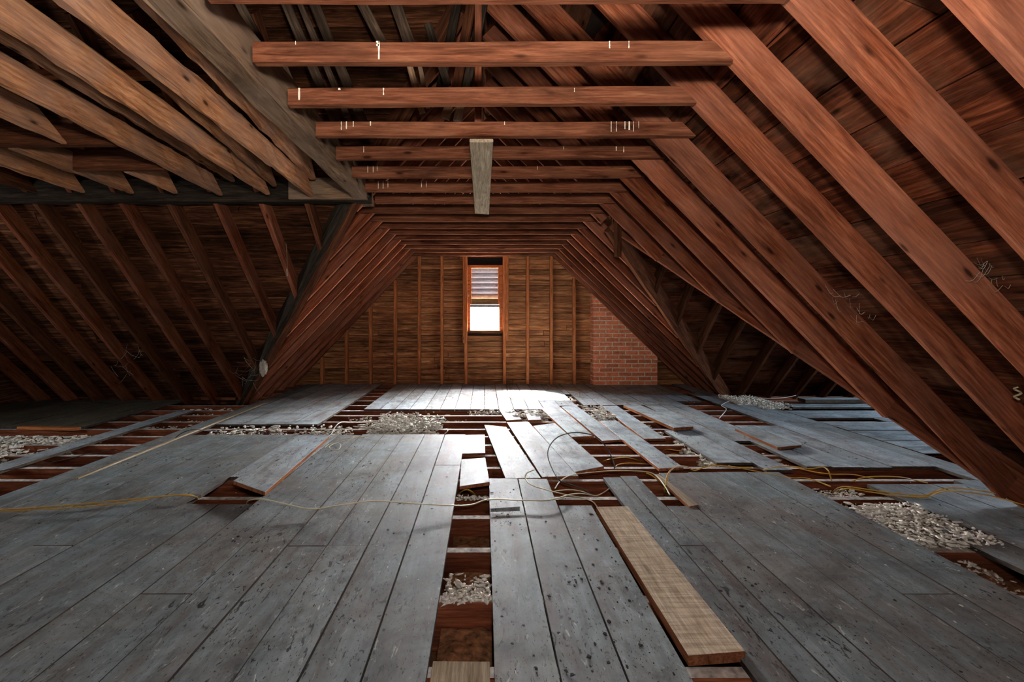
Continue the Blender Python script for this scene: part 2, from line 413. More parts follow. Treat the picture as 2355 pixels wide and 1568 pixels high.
# ---------------------------------------------------------------- structure: roofs
def st(name, loc=(0, 0, 0)):
    return tag(empty(name, loc), kind='structure')
ceil_r = st('ceiling', (0, 3, RZ)); ceil_l = st('ceiling', (-0.2, 3, RZ)); ceil_lw = st('ceiling', (-4, 3, RZ)); ceil_rw = st('ceiling', (5, 4.9, 2.2))
tag(ceil_r, 'red brown board roof slope on the right behind the big rafters')
tag(ceil_l, 'dark board roof slope on the left above the ties')
tag(ceil_lw, 'dark board roof slope of the left wing behind its leaning rafters')
tag(ceil_rw, 'dark board roof slope of the right wing behind the valley rafters')
ZT = RZ + 0.20
SD = 0.148
def rng_r(z):
    if z >= 2.265: return [(BACK, FARW+0.15)]
    return [(BACK, max(BACK, z+RW_NEAR-0.205)), (min(FARW+0.15, RW_FAR+0.205-z), FARW+0.15)]
slope_planks(ceil_r, lambda z, t: (xrs(z, t), t, z), (1, 0, 1), EAVE, 2.265, SD, rng_r, 'sheath')
slope_planks(ceil_r, lambda z, t: (xrs(z, t), t, z), (1, 0, 1), 2.265, ZT, SD, lambda z: [(BACK, FARW+0.15)], 'sheath')
def rng_l(z):
    if z >= 3.43: return [(BACK, FARW+0.15)]
    a = max(BACK, lw_near_d(z-0.165)); return [(BACK, a), (min(FARW+0.15, LW_FAR+0.205-z), FARW+0.15)]
slope_planks(ceil_l, lambda z, t: (xls(z, t), t, z), (-1, 0, 1), EAVE, ZT, SD, rng_l, 'sheath2')
# left wing: far slope (z = LW_FAR - d) and near slope, boards along X
slope_planks(ceil_lw, lambda z, t: (t, LW_FAR+0.205-z, z), (0, 1, 1), EAVE, 3.45, 0.13, lambda z: [(LEND, xls(z, 5))], 'sheath2', (1.2, 2.6))
slope_planks(ceil_lw, lambda z, t: (t, lw_near_d(z-0.165), z), (0, -0.54, 1), 0.35, 3.45, 0.10, lambda z: [(LEND, xls(z, 1))], 'sheath2', (1.2, 2.6))
slope_planks(ceil_rw, lambda z, t: (t, RW_FAR+0.205-z, z), (0, 1, 1), EAVE, 2.265, 0.105, lambda z: [(xrs(z, RW_FAR-z), REND)], 'sheath', (1.2, 2.4))
slope_planks(ceil_rw, lambda z, t: (t, z+RW_NEAR-0.205, z), (0, -1, 1), EAVE, 2.265, SD, lambda z: [(xrs(z, z+RW_NEAR), REND)], 'sheath', (1.2, 2.4))
# felt laid over the boards (keeps daylight out of the joints)
def felt(parent, q, nrm):
    n = Vector(nrm).normalized()*0.035
    q = [Vector(c)+n for c in q]; V = [tuple(c) for c in q] + [tuple(c+n*0.3) for c in q]
    link('roof_felt', V, [(0, 1, 2, 3), (7, 6, 5, 4), (0, 4, 5, 1), (1, 5, 6, 2), (2, 6, 7, 3), (3, 7, 4, 0)], M['roof'], parent=parent)
def S(f, z, d): return (f(z, d), d, z)
zc = 2.265
felt(ceil_r, [S(xrs, zc, BACK), S(xrs, zc, FARW+.2), S(xrs, ZT+.02, FARW+.2), S(xrs, ZT+.02, BACK)], (1, 0, 1))
felt(ceil_r, [S(xrs, EAVE, BACK), S(xrs, EAVE, EAVE+RW_NEAR-.2), S(xrs, zc, zc+RW_NEAR-.2), S(xrs, zc, BACK)], (1, 0, 1))
felt(ceil_r, [S(xrs, EAVE, RW_FAR+.2-EAVE), S(xrs, EAVE, FARW+.2), S(xrs, zc, FARW+.2), S(xrs, zc, RW_FAR+.2-zc)], (1, 0, 1))
zl = 3.43
felt(ceil_l, [S(xls, EAVE, LW_FAR+.2-EAVE), S(xls, EAVE, FARW+.2), S(xls, zl, FARW+.2), S(xls, zl, LW_FAR+.2-zl)], (-1, 0, 1))
felt(ceil_l, [S(xls, 0.1, BACK), S(xls, 0.4, BACK+.02), S(xls, zl, 3.1), S(xls, zl, BACK)], (-1, 0, 1))
felt(ceil_l, [S(xls, zl, BACK), S(xls, zl, FARW+.2), S(xls, ZT+.02, FARW+.2), S(xls, ZT+.02, BACK)], (-1, 0, 1))
felt(ceil_lw, [(LEND, LW_FAR+.2-EAVE, EAVE), (xls(EAVE, 5), LW_FAR+.2-EAVE, EAVE), (xls(3.5, 5), LW_FAR+.2-3.5, 3.5), (LEND, LW_FAR+.2-3.5, 3.5)], (0, 1, 1))
felt(ceil_lw, [(LEND, lw_near_d(-.1), .06), (xls(0, 5), lw_near_d(-.1), .06), (xls(3.5, 5), lw_near_d(3.34), 3.5), (LEND, lw_near_d(3.34), 3.5)], (0, -.54, 1))
felt(ceil_rw, [(xrs(EAVE, 7), RW_FAR+.2-EAVE, EAVE), (REND, RW_FAR+.2-EAVE, EAVE), (REND, RW_FAR+.2-zc, zc), (xrs(zc, 5), RW_FAR+.2-zc, zc)], (0, 1, 1))
felt(ceil_rw, [(xrs(EAVE, 3), EAVE+RW_NEAR-.2, EAVE), (REND, EAVE+RW_NEAR-.2, EAVE), (REND, zc+RW_NEAR-.2, zc), (xrs(zc, 5), zc+RW_NEAR-.2, zc)], (0, -1, 1))

# added unseen box around the attic, blocking daylight everywhere but the window
def closing(q): link('roof_felt', q, [(0, 1, 2, 3)], M['roof'], parent=ceil_l)
x0_, x1_, y0_, y1_, z0_, z1_ = -6.5, 7.4, -2.9, 8.42, -.6, 3.95
closing([(x0_, y0_, z1_), (x1_, y0_, z1_), (x1_, y1_, z1_), (x0_, y1_, z1_)]); closing([(x0_, y0_, z0_), (x1_, y0_, z0_), (x1_, y1_, z0_), (x0_, y1_, z0_)])
closing([(x0_, y0_, z0_), (x0_, y1_, z0_), (x0_, y1_, z1_), (x0_, y0_, z1_)]); closing([(x1_, y0_, z0_), (x1_, y1_, z0_), (x1_, y1_, z1_), (x1_, y0_, z1_)])
closing([(x0_, y0_, z0_), (x1_, y0_, z0_), (x1_, y0_, z1_), (x0_, y0_, z1_)])
closing([(x0_, y1_, z0_), (-1, y1_, z0_), (-1, y1_, z1_), (x0_, y1_, z1_)]); closing([(1, y1_, z0_), (x1_, y1_, z0_), (x1_, y1_, z1_), (1, y1_, z1_)])
closing([(-1, y1_, 2.3), (1, y1_, 2.3), (1, y1_, z1_), (-1, y1_, z1_)]); closing([(-1, y1_, z0_), (1, y1_, z0_), (1, y1_, .6), (-1, y1_, .6)])

# ---------------------------------------------------------------- structure: walls
WX0, WX1, WZ0, WZ1 = -0.292, 0.325, 0.90, 2.035     # opening of the far window
wall_far = st('wall_far', (0, FARW, 0)); tag(wall_far, 'horizontal board gable wall around the small window')
z = -0.24; rn = random.Random(5)
while z < ZT:
    zt = z + rn.uniform(0.088, 0.105)
    lo = xls(z, 8)+0.02; hi = xrs(z, 8.3)-0.02
    segs = [(lo, hi)]
    if zt > WZ0 and z < WZ1: segs = [(lo, WX0), (WX1, hi)]
    for a, b in segs:
        if b-a < .05: continue
        mid = a+(b-a)*rn.uniform(.3, .7)
        for u, v in (((a, mid), (mid, b)) if b-a > 2.2 else ((a, b),)):
            o = FARW + 0.012 + rn.uniform(-0.004, 0.006)
            board('plank', [(u, o, z), (v, o, z), (v, o, zt), (u, o, zt)], 0.02, (0, 1, 0), 'gable', wall_far, ch=0.007, gap=0.003)
    z = zt
for (a, b, c, d) in ((-4.2, WX0, -.3, 3.5), (WX1, 4.4, -.3, 3.5), (WX0, WX1, WZ1, 3.5), (WX0, WX1, -.3, WZ0)):
    box('felt_sheet', (a, FARW+.037, c), (b, FARW+.047, d), 'roof', wall_far, ch=0.001)
def plain_wall(name, p0, p1, zh, nrm, mat='sheath2', label=None):
    w_ = st(name, ((p0[0]+p1[0])/2, (p0[1]+p1[1])/2, 0)); z = -0.24
    if label: w_['label'] = label
    while z < zh:
        zt = z+0.2
        board('plank', [(p0[0], p0[1], z), (p1[0], p1[1], z), (p1[0], p1[1], zt), (p0[0], p0[1], zt)], 0.03, nrm, mat, w_, ch=0.004)
        z = zt
    return w_
plain_wall('wall_back', (LEND, BACK), (REND, BACK), 3.6, (0, -1, 0), label='board gable wall behind the camera')
plain_wall('wall_left', (LEND, BACK), (LEND, 7.0), 3.6, (-1, 0, 0), label='board end wall of the left wing')
plain_wall('wall_right', (REND, 2.2), (REND, 7.4), 2.4, (1, 0, 0), label='board end wall of the right wing')

# ---------------------------------------------------------------- structure: floor, joists
floor = st('floor', (0, 3, 0)); floor['label'] = 'grey painted floor boards over open joists'
V = [(LEND, BACK, -.235), (REND, BACK, -.235), (REND, 8.6, -.235), (LEND, 8.6, -.235), (LEND, BACK, -.26), (REND, BACK, -.26), (REND, 8.6, -.26), (LEND, 8.6, -.26)]
link('plaster_base', V, [(0, 1, 2, 3), (7, 6, 5, 4), (0, 4, 5, 1), (1, 5, 6, 2), (2, 6, 7, 3), (3, 7, 4, 0)], M['plaster'], parent=floor)
JY = [-2.4, -2.0, -1.6, -1.2, -0.8, -.4, 0, .38, .76, 1.14, 1.53, 1.93, 2.34, 2.73, 3.02, 3.36, 3.64, 3.97, 4.30, 4.61, 4.92, 5.27, 5.61, 5.92, 6.28, 6.64, 7.0, 7.33, 7.67, 8.02, 8.3]
FT = 0.022
for y in JY:
    xa = xls(0, y) if (y > LW_FAR) else LEND
    xb = REND if (RW_NEAR-.2 < y < RW_FAR+.2) else xrs(0, y)
    def joist(a, b):
        mw = Matrix.Translation((a, y, -FT-.195)); L = b-a; h = .195
        o = beam('joist', (a, y, -FT-h), (b, y, -FT), .048, h, mat='joist') if False else None
        V = []; Fc = []; idx = []
        n = max(2, int(L/.6))
        for i in range(n+1):
            x = L*i/n; jt = random.uniform(-.002, .002)
            V += [(x, -.024+jt, 0), (x, .024+jt, 0), (x, .024+jt, h), (x, -.024+jt, h)]
        for i in range(n):
            for k in range(4):
                p = i*4+k; r = i*4+(k+1) % 4
                Fc.append((p, p+4, r+4, r)); idx.append(1 if k == 2 else 0)
        Fc += [(0, 1, 2, 3), (n*4+3, n*4+2, n*4+1, n*4)]; idx += [0, 0]
        link('joist', V, Fc, [M['joist'], M['dusty']], idx, mw, floor)
    m1 = (xa+xb)/2 + random.uniform(-.6, .6)
    joist(xa, m1); joist(m1, xb)

def fb(q, mat='floor', name='floorboard', z=0.0, parent=floor, edge='floor_side', th=FT, gap=0.0065):
    q = [(c[0], c[1], z + (c[2] if len(c) > 2 else 0)) for c in q]
    return board(name, q, th, (0, 0, -1), mat, parent, ch=0.001, edge=edge, gap=gap)
rf = random.Random(11)
def strip(x0, x1, d0, d1, mat='floor', lens=(2.6, 5.0), cuts=None):
    """one row of boards between x0 and x1 running away from the camera"""
    d = d0; cs = [d0]
    if cuts: cs = [d0]+[c for c in cuts if d0 < c < d1]
    else:
        while True:
            d += rf.uniform(*lens)
            if d > d1-0.5: break
            cs.append(min(JY, key=lambda j: abs(j-d)) if True else d)
    cs.append(d1); cs = sorted(set(cs))
    for a, b in zip(cs, cs[1:]):
        zz = rf.uniform(-0.0015, 0.0025)
        fb([(x0, a), (x0, b), (x1, b), (x1, a)], mat, z=zz)
def field(edges, d0, d1, mat='floor', jag=0.0, **kw):
    for a, b in zip(edges, edges[1:]):
        lo, hi = min(a, b), max(a, b)
        strip(lo, hi, d0, d1+rf.uniform(-jag, jag), mat, **kw)
def steps(a, b, w_=0.2):
    n = max(1, round((b-a)/w_)); return [a+(b-a)*i/n for i in range(n+1)]
EL = [-3.02, -2.83, -2.63, -2.42, -2.2, -2.0, -1.78, -1.58, -1.38, -1.17, -.96, -.765, -.567, -.375, -.175]
# left foreground block; the strips at x -1.78..-1.38 leave the small hole under the lifted plank
for a, b in zip(EL, EL[1:]):
    if a == -3.02: strip(a, b, BACK, 8.2, 'floor', cuts=[.38, 3.97, 6.64])
    elif a in (-1.78, -1.58):
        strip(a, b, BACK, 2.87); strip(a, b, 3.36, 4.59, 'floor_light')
    else: strip(a, b, BACK, 4.59+(0.03 if b > -1 else 0), 'floor')
# centre and right foreground block
strip(0.03, .235, BACK, 3.34, cuts=[.38]); strip(.235, .44, BACK, 3.33, cuts=[0]); strip(.44, .64, BACK, 2.85, cuts=[.76])
strip(.64, .83, BACK, 1.15)
for a, b, e in ((.83, .955, 3.36), (.955, 1.075, 3.38), (1.25, 1.47, 3.45), (1.47, 1.68, 3.47), (1.68, 1.9, 3.48), (1.9, 2.13, 3.47)): strip(a, b, BACK, e)
strip(1.075, 1.25, BACK, 2.84)
strip(-.175, .03, BACK, 0.7)
fb([(-.168, .7), (-.168, 1.555), (.022, 1.553), (.022, .7)], 'palegrey', z=-.002)
# right foreground, beyond the open slot
field([2.37, 2.58, 2.8, 3.02, 3.22], BACK, 2.52)
field([2.56, 2.78, 3.0, 3.22], 2.52, 3.22); 
field([3.22, 3.38], 2.52, 3.3)
field([3.38, 3.6], 2.9, 4.92)
# middle right
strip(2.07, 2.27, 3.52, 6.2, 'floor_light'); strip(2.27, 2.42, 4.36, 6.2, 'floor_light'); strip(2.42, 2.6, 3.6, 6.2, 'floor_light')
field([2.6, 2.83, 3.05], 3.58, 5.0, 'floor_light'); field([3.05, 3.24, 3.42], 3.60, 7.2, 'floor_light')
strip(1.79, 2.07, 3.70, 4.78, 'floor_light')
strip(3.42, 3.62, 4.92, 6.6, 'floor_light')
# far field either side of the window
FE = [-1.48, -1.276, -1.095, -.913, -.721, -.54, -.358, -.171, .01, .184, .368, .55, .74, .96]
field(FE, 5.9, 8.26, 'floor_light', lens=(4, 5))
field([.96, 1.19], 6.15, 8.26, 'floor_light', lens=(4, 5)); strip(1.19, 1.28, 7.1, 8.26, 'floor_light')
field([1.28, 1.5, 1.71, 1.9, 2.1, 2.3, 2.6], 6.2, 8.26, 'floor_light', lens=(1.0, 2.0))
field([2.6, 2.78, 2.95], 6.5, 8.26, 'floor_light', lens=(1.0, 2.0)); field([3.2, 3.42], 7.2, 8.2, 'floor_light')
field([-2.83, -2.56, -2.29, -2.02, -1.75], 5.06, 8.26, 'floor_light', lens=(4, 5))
# left wing
for i, (a, b) in enumerate(zip(steps(LEND+.02, -4.12, .21), steps(LEND+.02, -4.12, .21)[1:])):
    strip(a, b, 4.95, 6.62, 'floor_green', lens=(4, 5))
field(steps(LEND+.02, -3.02, .2), BACK, 2.6, 'floor')
strip(-3.70, -3.52, 2.9, 5.85, 'floor_light', lens=(4, 5))
# right wing: boards laid across
for y0, y1, x0, x1 in ((3.95, 4.15, 3.62, 6.9), (4.16, 4.36, 3.62, 6.9), (4.37, 4.57, 3.62, 6.9), (4.58, 4.78, 3.62, 6.9), (4.79, 4.99, 3.62, 6.9), (5.0, 5.18, 3.62, 6.9),
                       (5.19, 5.38, 4.35, 6.9), (5.39, 5.6, 3.62, 6.9), (5.61, 5.82, 3.62, 6.9), (6.12, 6.3, 3.9, 6.9)):
    fb([(x0, y0), (x1, y0), (x1, y1), (x0, y1)], 'floor_light', z=rf.uniform(-.002, .002))
for y0, y1, x0, x1, z_ in ((5.86, 6.04, 3.70, 6.6, .055), (6.40, 6.58, 4.25, 6.8, .05)):
    pass

# ---------------------------------------------------------------- window and wall framing
win = st('window_1', (0.015, FARW, 0.9)); win['label'] = 'small far window, white louvres above a bright pane'
fy0, fy1 = 8.24, 8.36
box('jamb', (-.292, fy0, .90), (-.235, fy1, 2.035), 'orange', win); box('jamb', (.262, fy0, .90), (.325, fy1, 2.035), 'orange', win)
box('head', (-.235, fy0, 1.985), (.262, fy1, 2.035), 'orange', win)
box('sill', (-.292, fy0-.03, .865), (.325, fy1, .915), 'brown', win)
box('meeting_rail', (-.235, fy0+.01, 1.315), (.262, fy1-.02, 1.355), 'louvre', win)
for i in range(7):
    zb = 1.358 + i*0.0895
    board('slat', [(-.232, fy0+.075, zb), (.259, fy0+.075, zb+rf.uniform(-.003, .003)), (.259, fy0+.03, zb+.098), (-.232, fy0+.03, zb+.098)][::-1], .008, (0, .85, .5),
          'louvre' if i else 'louvre2', win, ch=0.001)
box('stop', (-.235, fy0+.01, 1.36), (-.215, fy0+.09, 1.985), 'orange', win); box('stop', (.242, fy0+.01, 1.36), (.262, fy0+.09, 1.985), 'orange', win)
box('sash_stile', (-.235, fy0+.03, .915), (-.228, fy0+.06, 1.315), 'paint', win, ch=.001); box('sash_stile', (.256, fy0+.03, .915), (.262, fy0+.06, 1.315), 'paint', win, ch=.001)
box('window_pane', (-.228, fy0+.044, .915), (.256, fy0+.047, 1.315), 'glass', win, ch=.0005)
box('latch', (-.275, fy0-.012, 1.49), (-.262, fy0, 1.53), 'cream', win, ch=.001)
tag(box('tar_paper', (-.285, 8.295, 2.04), (.34, 8.305, 2.175), 'tar', ch=.001), 'black tar paper strip in the recess above the small window', 'tar paper')  # even black panel set into the recess
# studs
SX = [-2.77, -2.35, -1.94, -1.52, -1.11, -.717, -.306, .351, .747, 1.15, 1.545]
SY = 8.23
for i, x in enumerate(SX):
    top = min(TIE_Z+.10, (2.16+(x+1.13)/.954 if x < 0 else TIE_Z-(x-1.15)/1.045)+.02)
    side = ('%s wall stud to the left of the small window' % ORD[6-i]) if x < 0 else ('%s wall stud to the right of the small window' % ORD[i-7])
    s = beam('stud', (x, SY+.05, 0), (x+rf.uniform(-.006, .006), SY+.05, top), .05, .09, (0, -1, 0), 'orange', cut1=0)
    tag(s, ('short ' if top < 1.2 else 'tall ')+'orange brown '+side, 'stud', 'studs of the far gable wall')
s = beam('stud', (-.335, SY+.05, .70), (-.335, SY+.05, TIE_Z+.1), .055, .095, (0, -1, 0), 'orange'); tag(s, 'short extra stud nailed left of the window, stopping below its sill', 'stud', 'trimmer studs beside the window')
s = beam('stud', (.392, SY+.05, .76), (.392, SY+.05, TIE_Z+.1), .055, .095, (0, -1, 0), 'orange'); tag(s, 'short extra stud nailed right of the window, stopping below its sill', 'stud', 'trimmer studs beside the window')

# ---------------------------------------------------------------- chimney of single bricks
CX0, CX1, CY0, CY1 = 1.847, 2.93, 8.11, 8.55
chim = empty('chimney', ((CX0+CX1)/2, 8.3, 0)); tag(chim, 'red brick chimney stack against the far wall under the right rafters', 'chimney')
bh, mj = .0585, .0140
def brick_mesh():
    import bmesh
    bm = bmesh.new(); bmesh.ops.create_cube(bm, size=1)
    me0 = {}
    return bm
meshes = {}
def brick(x0, x1, y0, y1, z0, z1):
    key = (round(x1-x0, 3), round(y1-y0, 3))
    if key not in meshes:
        o = box('brick', (x0, y0, z0), (x1, y1, z1), 'brick', chim, ch=.003); meshes[key] = o.data
    else:
        o = bpy.data.objects.new('brick', meshes[key]); C.objects.link(o); o.parent = chim
        o.matrix_local = Matrix.Translation(Vector(((x0+x1)/2, (y0+y1)/2, (z0+z1)/2)) - chim.location)
    o.rotation_euler = (rf.uniform(-.01, .01), rf.uniform(-.006, .006), rf.uniform(-.01, .01))
core = []
for c in range(26):
    z0 = c*(bh+mj)+.004; z1 = z0+bh
    xm = min(CX1, 1.15+(TIE_Z-z0)*1.045+.16)
    if xm < CX0+.1: break
    bl = .205; x = CX0 - (bl+mj)/2*(c % 2) ; first = True
    while x < xm-.03:
        a = max(x, CX0); b = min(x+bl, CX1, xm+.1)
        if b-a > .03: brick(a, b, CY0+rf.uniform(-.002, .002), CY0+.095, z0, z1)
        x += bl+mj
    y = CY0+.095+mj
    while y < 8.33:
        b = min(y+(.1 if c % 2 else .2), 8.335)
        if b-y > .02: brick(CX0+rf.uniform(-.002, .002), CX0+.095, y, b, z0, z1)
        y = b+mj
    y = CY0+.095+mj
    if xm >= CX1-.01: brick(CX1-.095, CX1, y, 8.33, z0, z1)
    core.append((z0-mj, z1, min(xm, CX1)))
Vc, Fcc = [], []
for z0, z1, xm in core:
    k = len(Vc)
    Vc += [(x, y, z) for x in (CX0+.003, xm-.003) for y in (CY0+.003, 8.34) for z in (z0, z1)]
    Fcc += [(k, k+1, k+3, k+2), (k+4, k+6, k+7, k+5), (k, k+4, k+5, k+1), (k+2, k+3, k+7, k+6), (k, k+2, k+6, k+4), (k+1, k+5, k+7, k+3)]
link('mortar', Vc, Fcc, M['mortar'], parent=chim)

# ---------------------------------------------------------------- ridge, collar ties, main rafters
tag(beam('ridge_board', (RX, BACK, RZ-.03), (RX, FARW, RZ-.03), .03, .19, mat='brown', seg=20), 'long ridge board at the top where the rafters meet', 'ridge board')
nvis = 0
for n in range(-1, 17):
    yb = dn(n)-.022
    L0 = {0: -.925, 1: -.959, 2: -.977, 3: -.979, 4: -.985, 5: -.99, 6: -.99, 7: -1.0}.get(n, -1.24 if n > 7 else -.93)
    R0 = {0: 1.015, 1: 1.035, 2: 1.062, 3: 1.235}.get(n, 1.21 if n > 3 else 1.02)
    cut = .085
    o = beam('collar_tie', (L0, yb, TIE_Z), (R0, yb, TIE_Z+{2: .012, 1: .004, 4: .008}.get(n, 0)), .044, .084, mat='collar', cut1=cut, cut0=(0.08 if n > 7 else 0), bow=rf.uniform(-.005, .005))
    if n < 0: tag(o, 'brown collar tie overhead, just outside the top of the picture', 'collar tie', 'collar ties')
    elif n == 0: tag(o, 'nearest brown collar tie, cut by the top edge of the picture', 'collar tie', 'collar ties')
    elif n <= 7: tag(o, '%s brown collar tie from the front, left end on the grey beam' % ORD[n], 'collar tie', 'collar ties')
    elif n == 16: tag(o, 'last collar tie, right above the small window', 'collar tie', 'collar ties')
    else: tag(o, '%s collar tie counted back from the small window' % ORD[16-n], 'collar tie', 'collar ties')
    # right rafter
    d = dn(n)+.024
    zl_ = EAVE+.05
    if RW_NEAR < d < 4.86: zl_ = d-RW_NEAR-.03
    elif 4.86 <= d < RW_FAR: zl_ = RW_FAR-d+.03
    zl_ = max(zl_, -.1)
    top = Vector((RX+.02, d, TIE_Z+(x0r(d)-RX)/cr(d)-.02)); bot = Vector((xr(zl_, d), d, zl_))
    up = Vector((1, 0, cr(d)))
    o = beam('rafter', bot, top, .044, .148, up, 'red', bow=rf.uniform(-.006, .006), cut0=(-.0 if zl_ > 0 else 0))
    if n < -1: tag(o, 'right rafter behind the camera', 'rafter', 'right rafters out of the picture')
    elif n == -1: tag(o, 'nearest right rafter, orange brown, crossing the top right corner', 'rafter', 'right rafters')
    elif n <= 3: tag(o, '%s wide red brown right rafter from the top right corner' % ORD[n+1], 'rafter', 'right rafters')
    elif n <= 7: tag(o, '%s right rafter from the corner, foot resting on the sloping valley beam' % ORD[n+1], 'rafter', 'right rafters')
    elif n == 16: tag(o, 'last right rafter, passing just before the brick chimney', 'rafter', 'right rafters')
    else: tag(o, '%s right rafter counted forward from the brick chimney' % ORD[16-n], 'rafter', 'right rafters')
    # left rafter
    if d > 3.2 or d < 0.9:
        zl_ = max(-.1, LW_FAR-d+.08) if d > 3.2 else lw_near_d(0)*0 + max(.0, 3.3-(3.1-d)*.54)
        if zl_ < RZ-.25:
            top = Vector((RX-.02, d, 2.16+(1.13+RX)/.954-.02)); bot = Vector((xl(zl_, d), d, zl_))
            o = beam('rafter', bot, top, .044, .148, (-1, 0, .954), 'red' if d > 3 else 'brown')
            if d < 1: tag(o, 'left rafter behind the camera', 'rafter', 'left rafters out of the picture')
            elif n < 8: tag(o, 'short left rafter above the ties, %s counted toward the camera from the valley top' % ORD[7-n], 'rafter', 'left rafters')
            elif n == 16: tag(o, 'last left rafter, slanting down before the far wall studs', 'rafter', 'left rafters')
            else: tag(o, '%s left rafter counted forward from the far wall' % ORD[16-n], 'rafter', 'left rafters')
# second rafter lying on the wall plane right behind, seen past the studs
# valley beams
def on_l(z): return Vector((xl(z, 5), LW_FAR-z, z))
o = beam('valley_rafter', on_l(-.12), on_l(3.2), .07, .17, (-.25, .25, 1), 'brown', seg=14, jit=.004); tag(o, 'dark valley rafter on the left slanting from tie level down to the floor', 'valley rafter')
o = beam('valley_rafter', on_l(-.12)+Vector((-.075, -.0, .0)), on_l(2.13)+Vector((-.075, 0, 0)), .06, .19, (-.4, .6, 1), 'dark', seg=14, jit=.006); tag(o, 'sooty rough board fixed beside the left valley rafter', 'valley rafter')
pa = Vector((xr(2.02, 4.86)+.03, 4.86, 2.02)); 
pn = Vector((xr(-.1, 2.7), 2.7, -.10)); pf = Vector((xr(-.1, 7.0), 7.02, -.1))
o = beam('valley_beam', pn, pa, .05, .20, (.3, .3, 1), 'red', seg=14, jit=.003); tag(o, 'big red brown valley beam sloping down to the lower right corner', 'valley rafter')
o = beam('valley_beam', pf, pa+Vector((-.02, .06, -.02)), .07, .16, (.3, -.3, 1), 'brown', seg=12, jit=.006); tag(o, 'rough worn valley beam right of the chimney, slanting down to the floor', 'valley rafter')
o = beam('valley_plate', Wp(1417, 592, 4.72), Wp(1417, 498, 4.72)+Vector((0, 0, .03)), .045, .11, (0, -1, 0), 'brown'); o['label'] = 'dark board hanging on edge at the head of the right valley beams'; o['category'] = 'board'
o.name = 'hanging_board'
# right wing rafters
for i, (x, zt) in enumerate(((1.97, None), (2.37, None), (2.79, None), (3.18, None), (3.72, None), (4.13, None), (4.51, None), (4.92, None), (5.32, None), (5.72, None), (6.12, None), (6.52, None))):
    zb = max(-.1, TIE_Z-(x-1.13)/1.045-.02); ztop = 2.02
    o = beam('rafter', (x, RW_FAR-zb, zb), (x, RW_FAR-ztop, ztop), .044, .145, (0, 1, 1), 'brown', cuty0=0)
    tag(o, '%s leaning rafter of the right wing, counted from the rough valley beam' % ORD[i], 'rafter', 'far rafters of the right wing')
tag(beam('ridge_board', (1.3, 4.86, 2.04), (REND, 4.86, 2.04), .03, .17, mat='brown'), 'ridge board of the right wing', 'ridge board')
tag(beam('ridge_board', (LEND, 3.1, 3.24), (-.1, 3.1, 3.24), .03, .17, mat='brown'), 'ridge board of the left wing', 'ridge board')
# left wing rafters (far slope)
LX = [-1.586, -2.0, -2.417, -2.846, -3.275, -3.66, -4.05, -4.45, -4.85, -5.25, -5.65, -6.05]
for i, x in enumerate(LX):
    x -= .02
    zb = max(-.12, 2.16+(x+1.13)/.954+.10)
    o = beam('rafter', (x+rf.uniform(-.015, .015), LW_FAR-zb, zb), (x, LW_FAR-3.2, 3.2), .044, .145, (0, 1, 1), 'red' if i % 3 else 'brown')
    tag(o, '%s leaning dark rafter of the left wing, counted from the left valley rafter' % ORD[i], 'rafter', 'far rafters of the left wing')
# left header and big grey beam along the attic
o = beam('header_beam', (LEND, 4.32, 2.145), (-1.02, 4.32, 2.15), .10, .20, mat='dark', seg=20, jit=.006); tag(o, 'dark sooty header beam running across the left wing above the leaning rafters', 'beam')
o = beam('header_board', (-1.72, 4.24, 2.16), (-1.08, 4.24, 2.16), .03, .19, mat='grey'); o.name = 'short_board'; tag(o, 'short grey board on the right end of the dark header beam', 'board')
o = beam('grey_beam', (-1.045, -.6, TIE_Z-.01), (-1.09, 4.50, TIE_Z-.01), .125, .20, mat='grey', seg=24, jit=.008, cuty1=-.02, cut1=.12); tag(o, 'long rough grey beam running toward the camera along the tie ends', 'beam')

# ties of the left wing, running towards the camera
def tie(label, xn, dnr, xf, df, zn, zf, h=.145, wd=.05, mat='tan', cut=.19, cutn=0):
    o = beam('wing_tie', (xn, dnr, zn), (xf, df, zf), wd, h, mat=mat, cut1=cut, cut0=cutn, seg=max(3, int(abs(df-dnr)/.12)), jit=.007, ch=.010)
    return tag(o, label, 'collar tie', 'ties of the left wing')
hw = .025
tie('long weathered tan wing tie, rightmost full tie beside the grey beam', -1.375-hw, .9, -1.48-hw, 4.19, TIE_Z, TIE_Z)
tie('long tan wing tie, second from the rightmost, upper left', -1.70-hw, .9, -1.83-hw, 4.12, TIE_Z, TIE_Z)
tie('long tan wing tie, third from the rightmost, with a dark split near its end', -2.12-hw, .9, -2.25-hw, 4.15, TIE_Z, TIE_Z)
tie('bark edged tan tie squeezed between grey beam and rightmost wing tie', -1.13-hw, .9, -1.43-hw, 4.08, 2.23, 2.29, wd=.06)
tie('upper tan tie showing between the two rightmost wing ties', -1.50, 1.4, -1.755-hw, 4.08, 2.27, 2.23, h=.12)
tie('thin upper tie showing under the second wing tie', -1.93, 1.0, -2.13, 4.08, 2.24, 2.27, h=.10)
tie('short tie ending in a point at the left edge, upper left', -2.49, 1.4, -2.56, 2.93, 2.17, 2.17, cut=.23)
tie('short dark lit tie between cross board and dark header, nearest the split tie', -2.60, 3.50, -2.62, 4.08, 2.17, 2.17, mat='tan', cut=.15)
tie('short tie starting under the left cross board, second from the long ties', -2.97, 3.02, -2.99, 4.08, 2.17, 2.17, cut=.15)
tie('short lit tie at left picture edge just above dark header', -3.36, 3.02, -3.38, 4.05, 2.17, 2.17, cut=.15)
tie('leftmost dark short tie just above dark header', -3.76, 3.02, -3.78, 4.05, 2.17, 2.17, mat='brown', cut=.15)
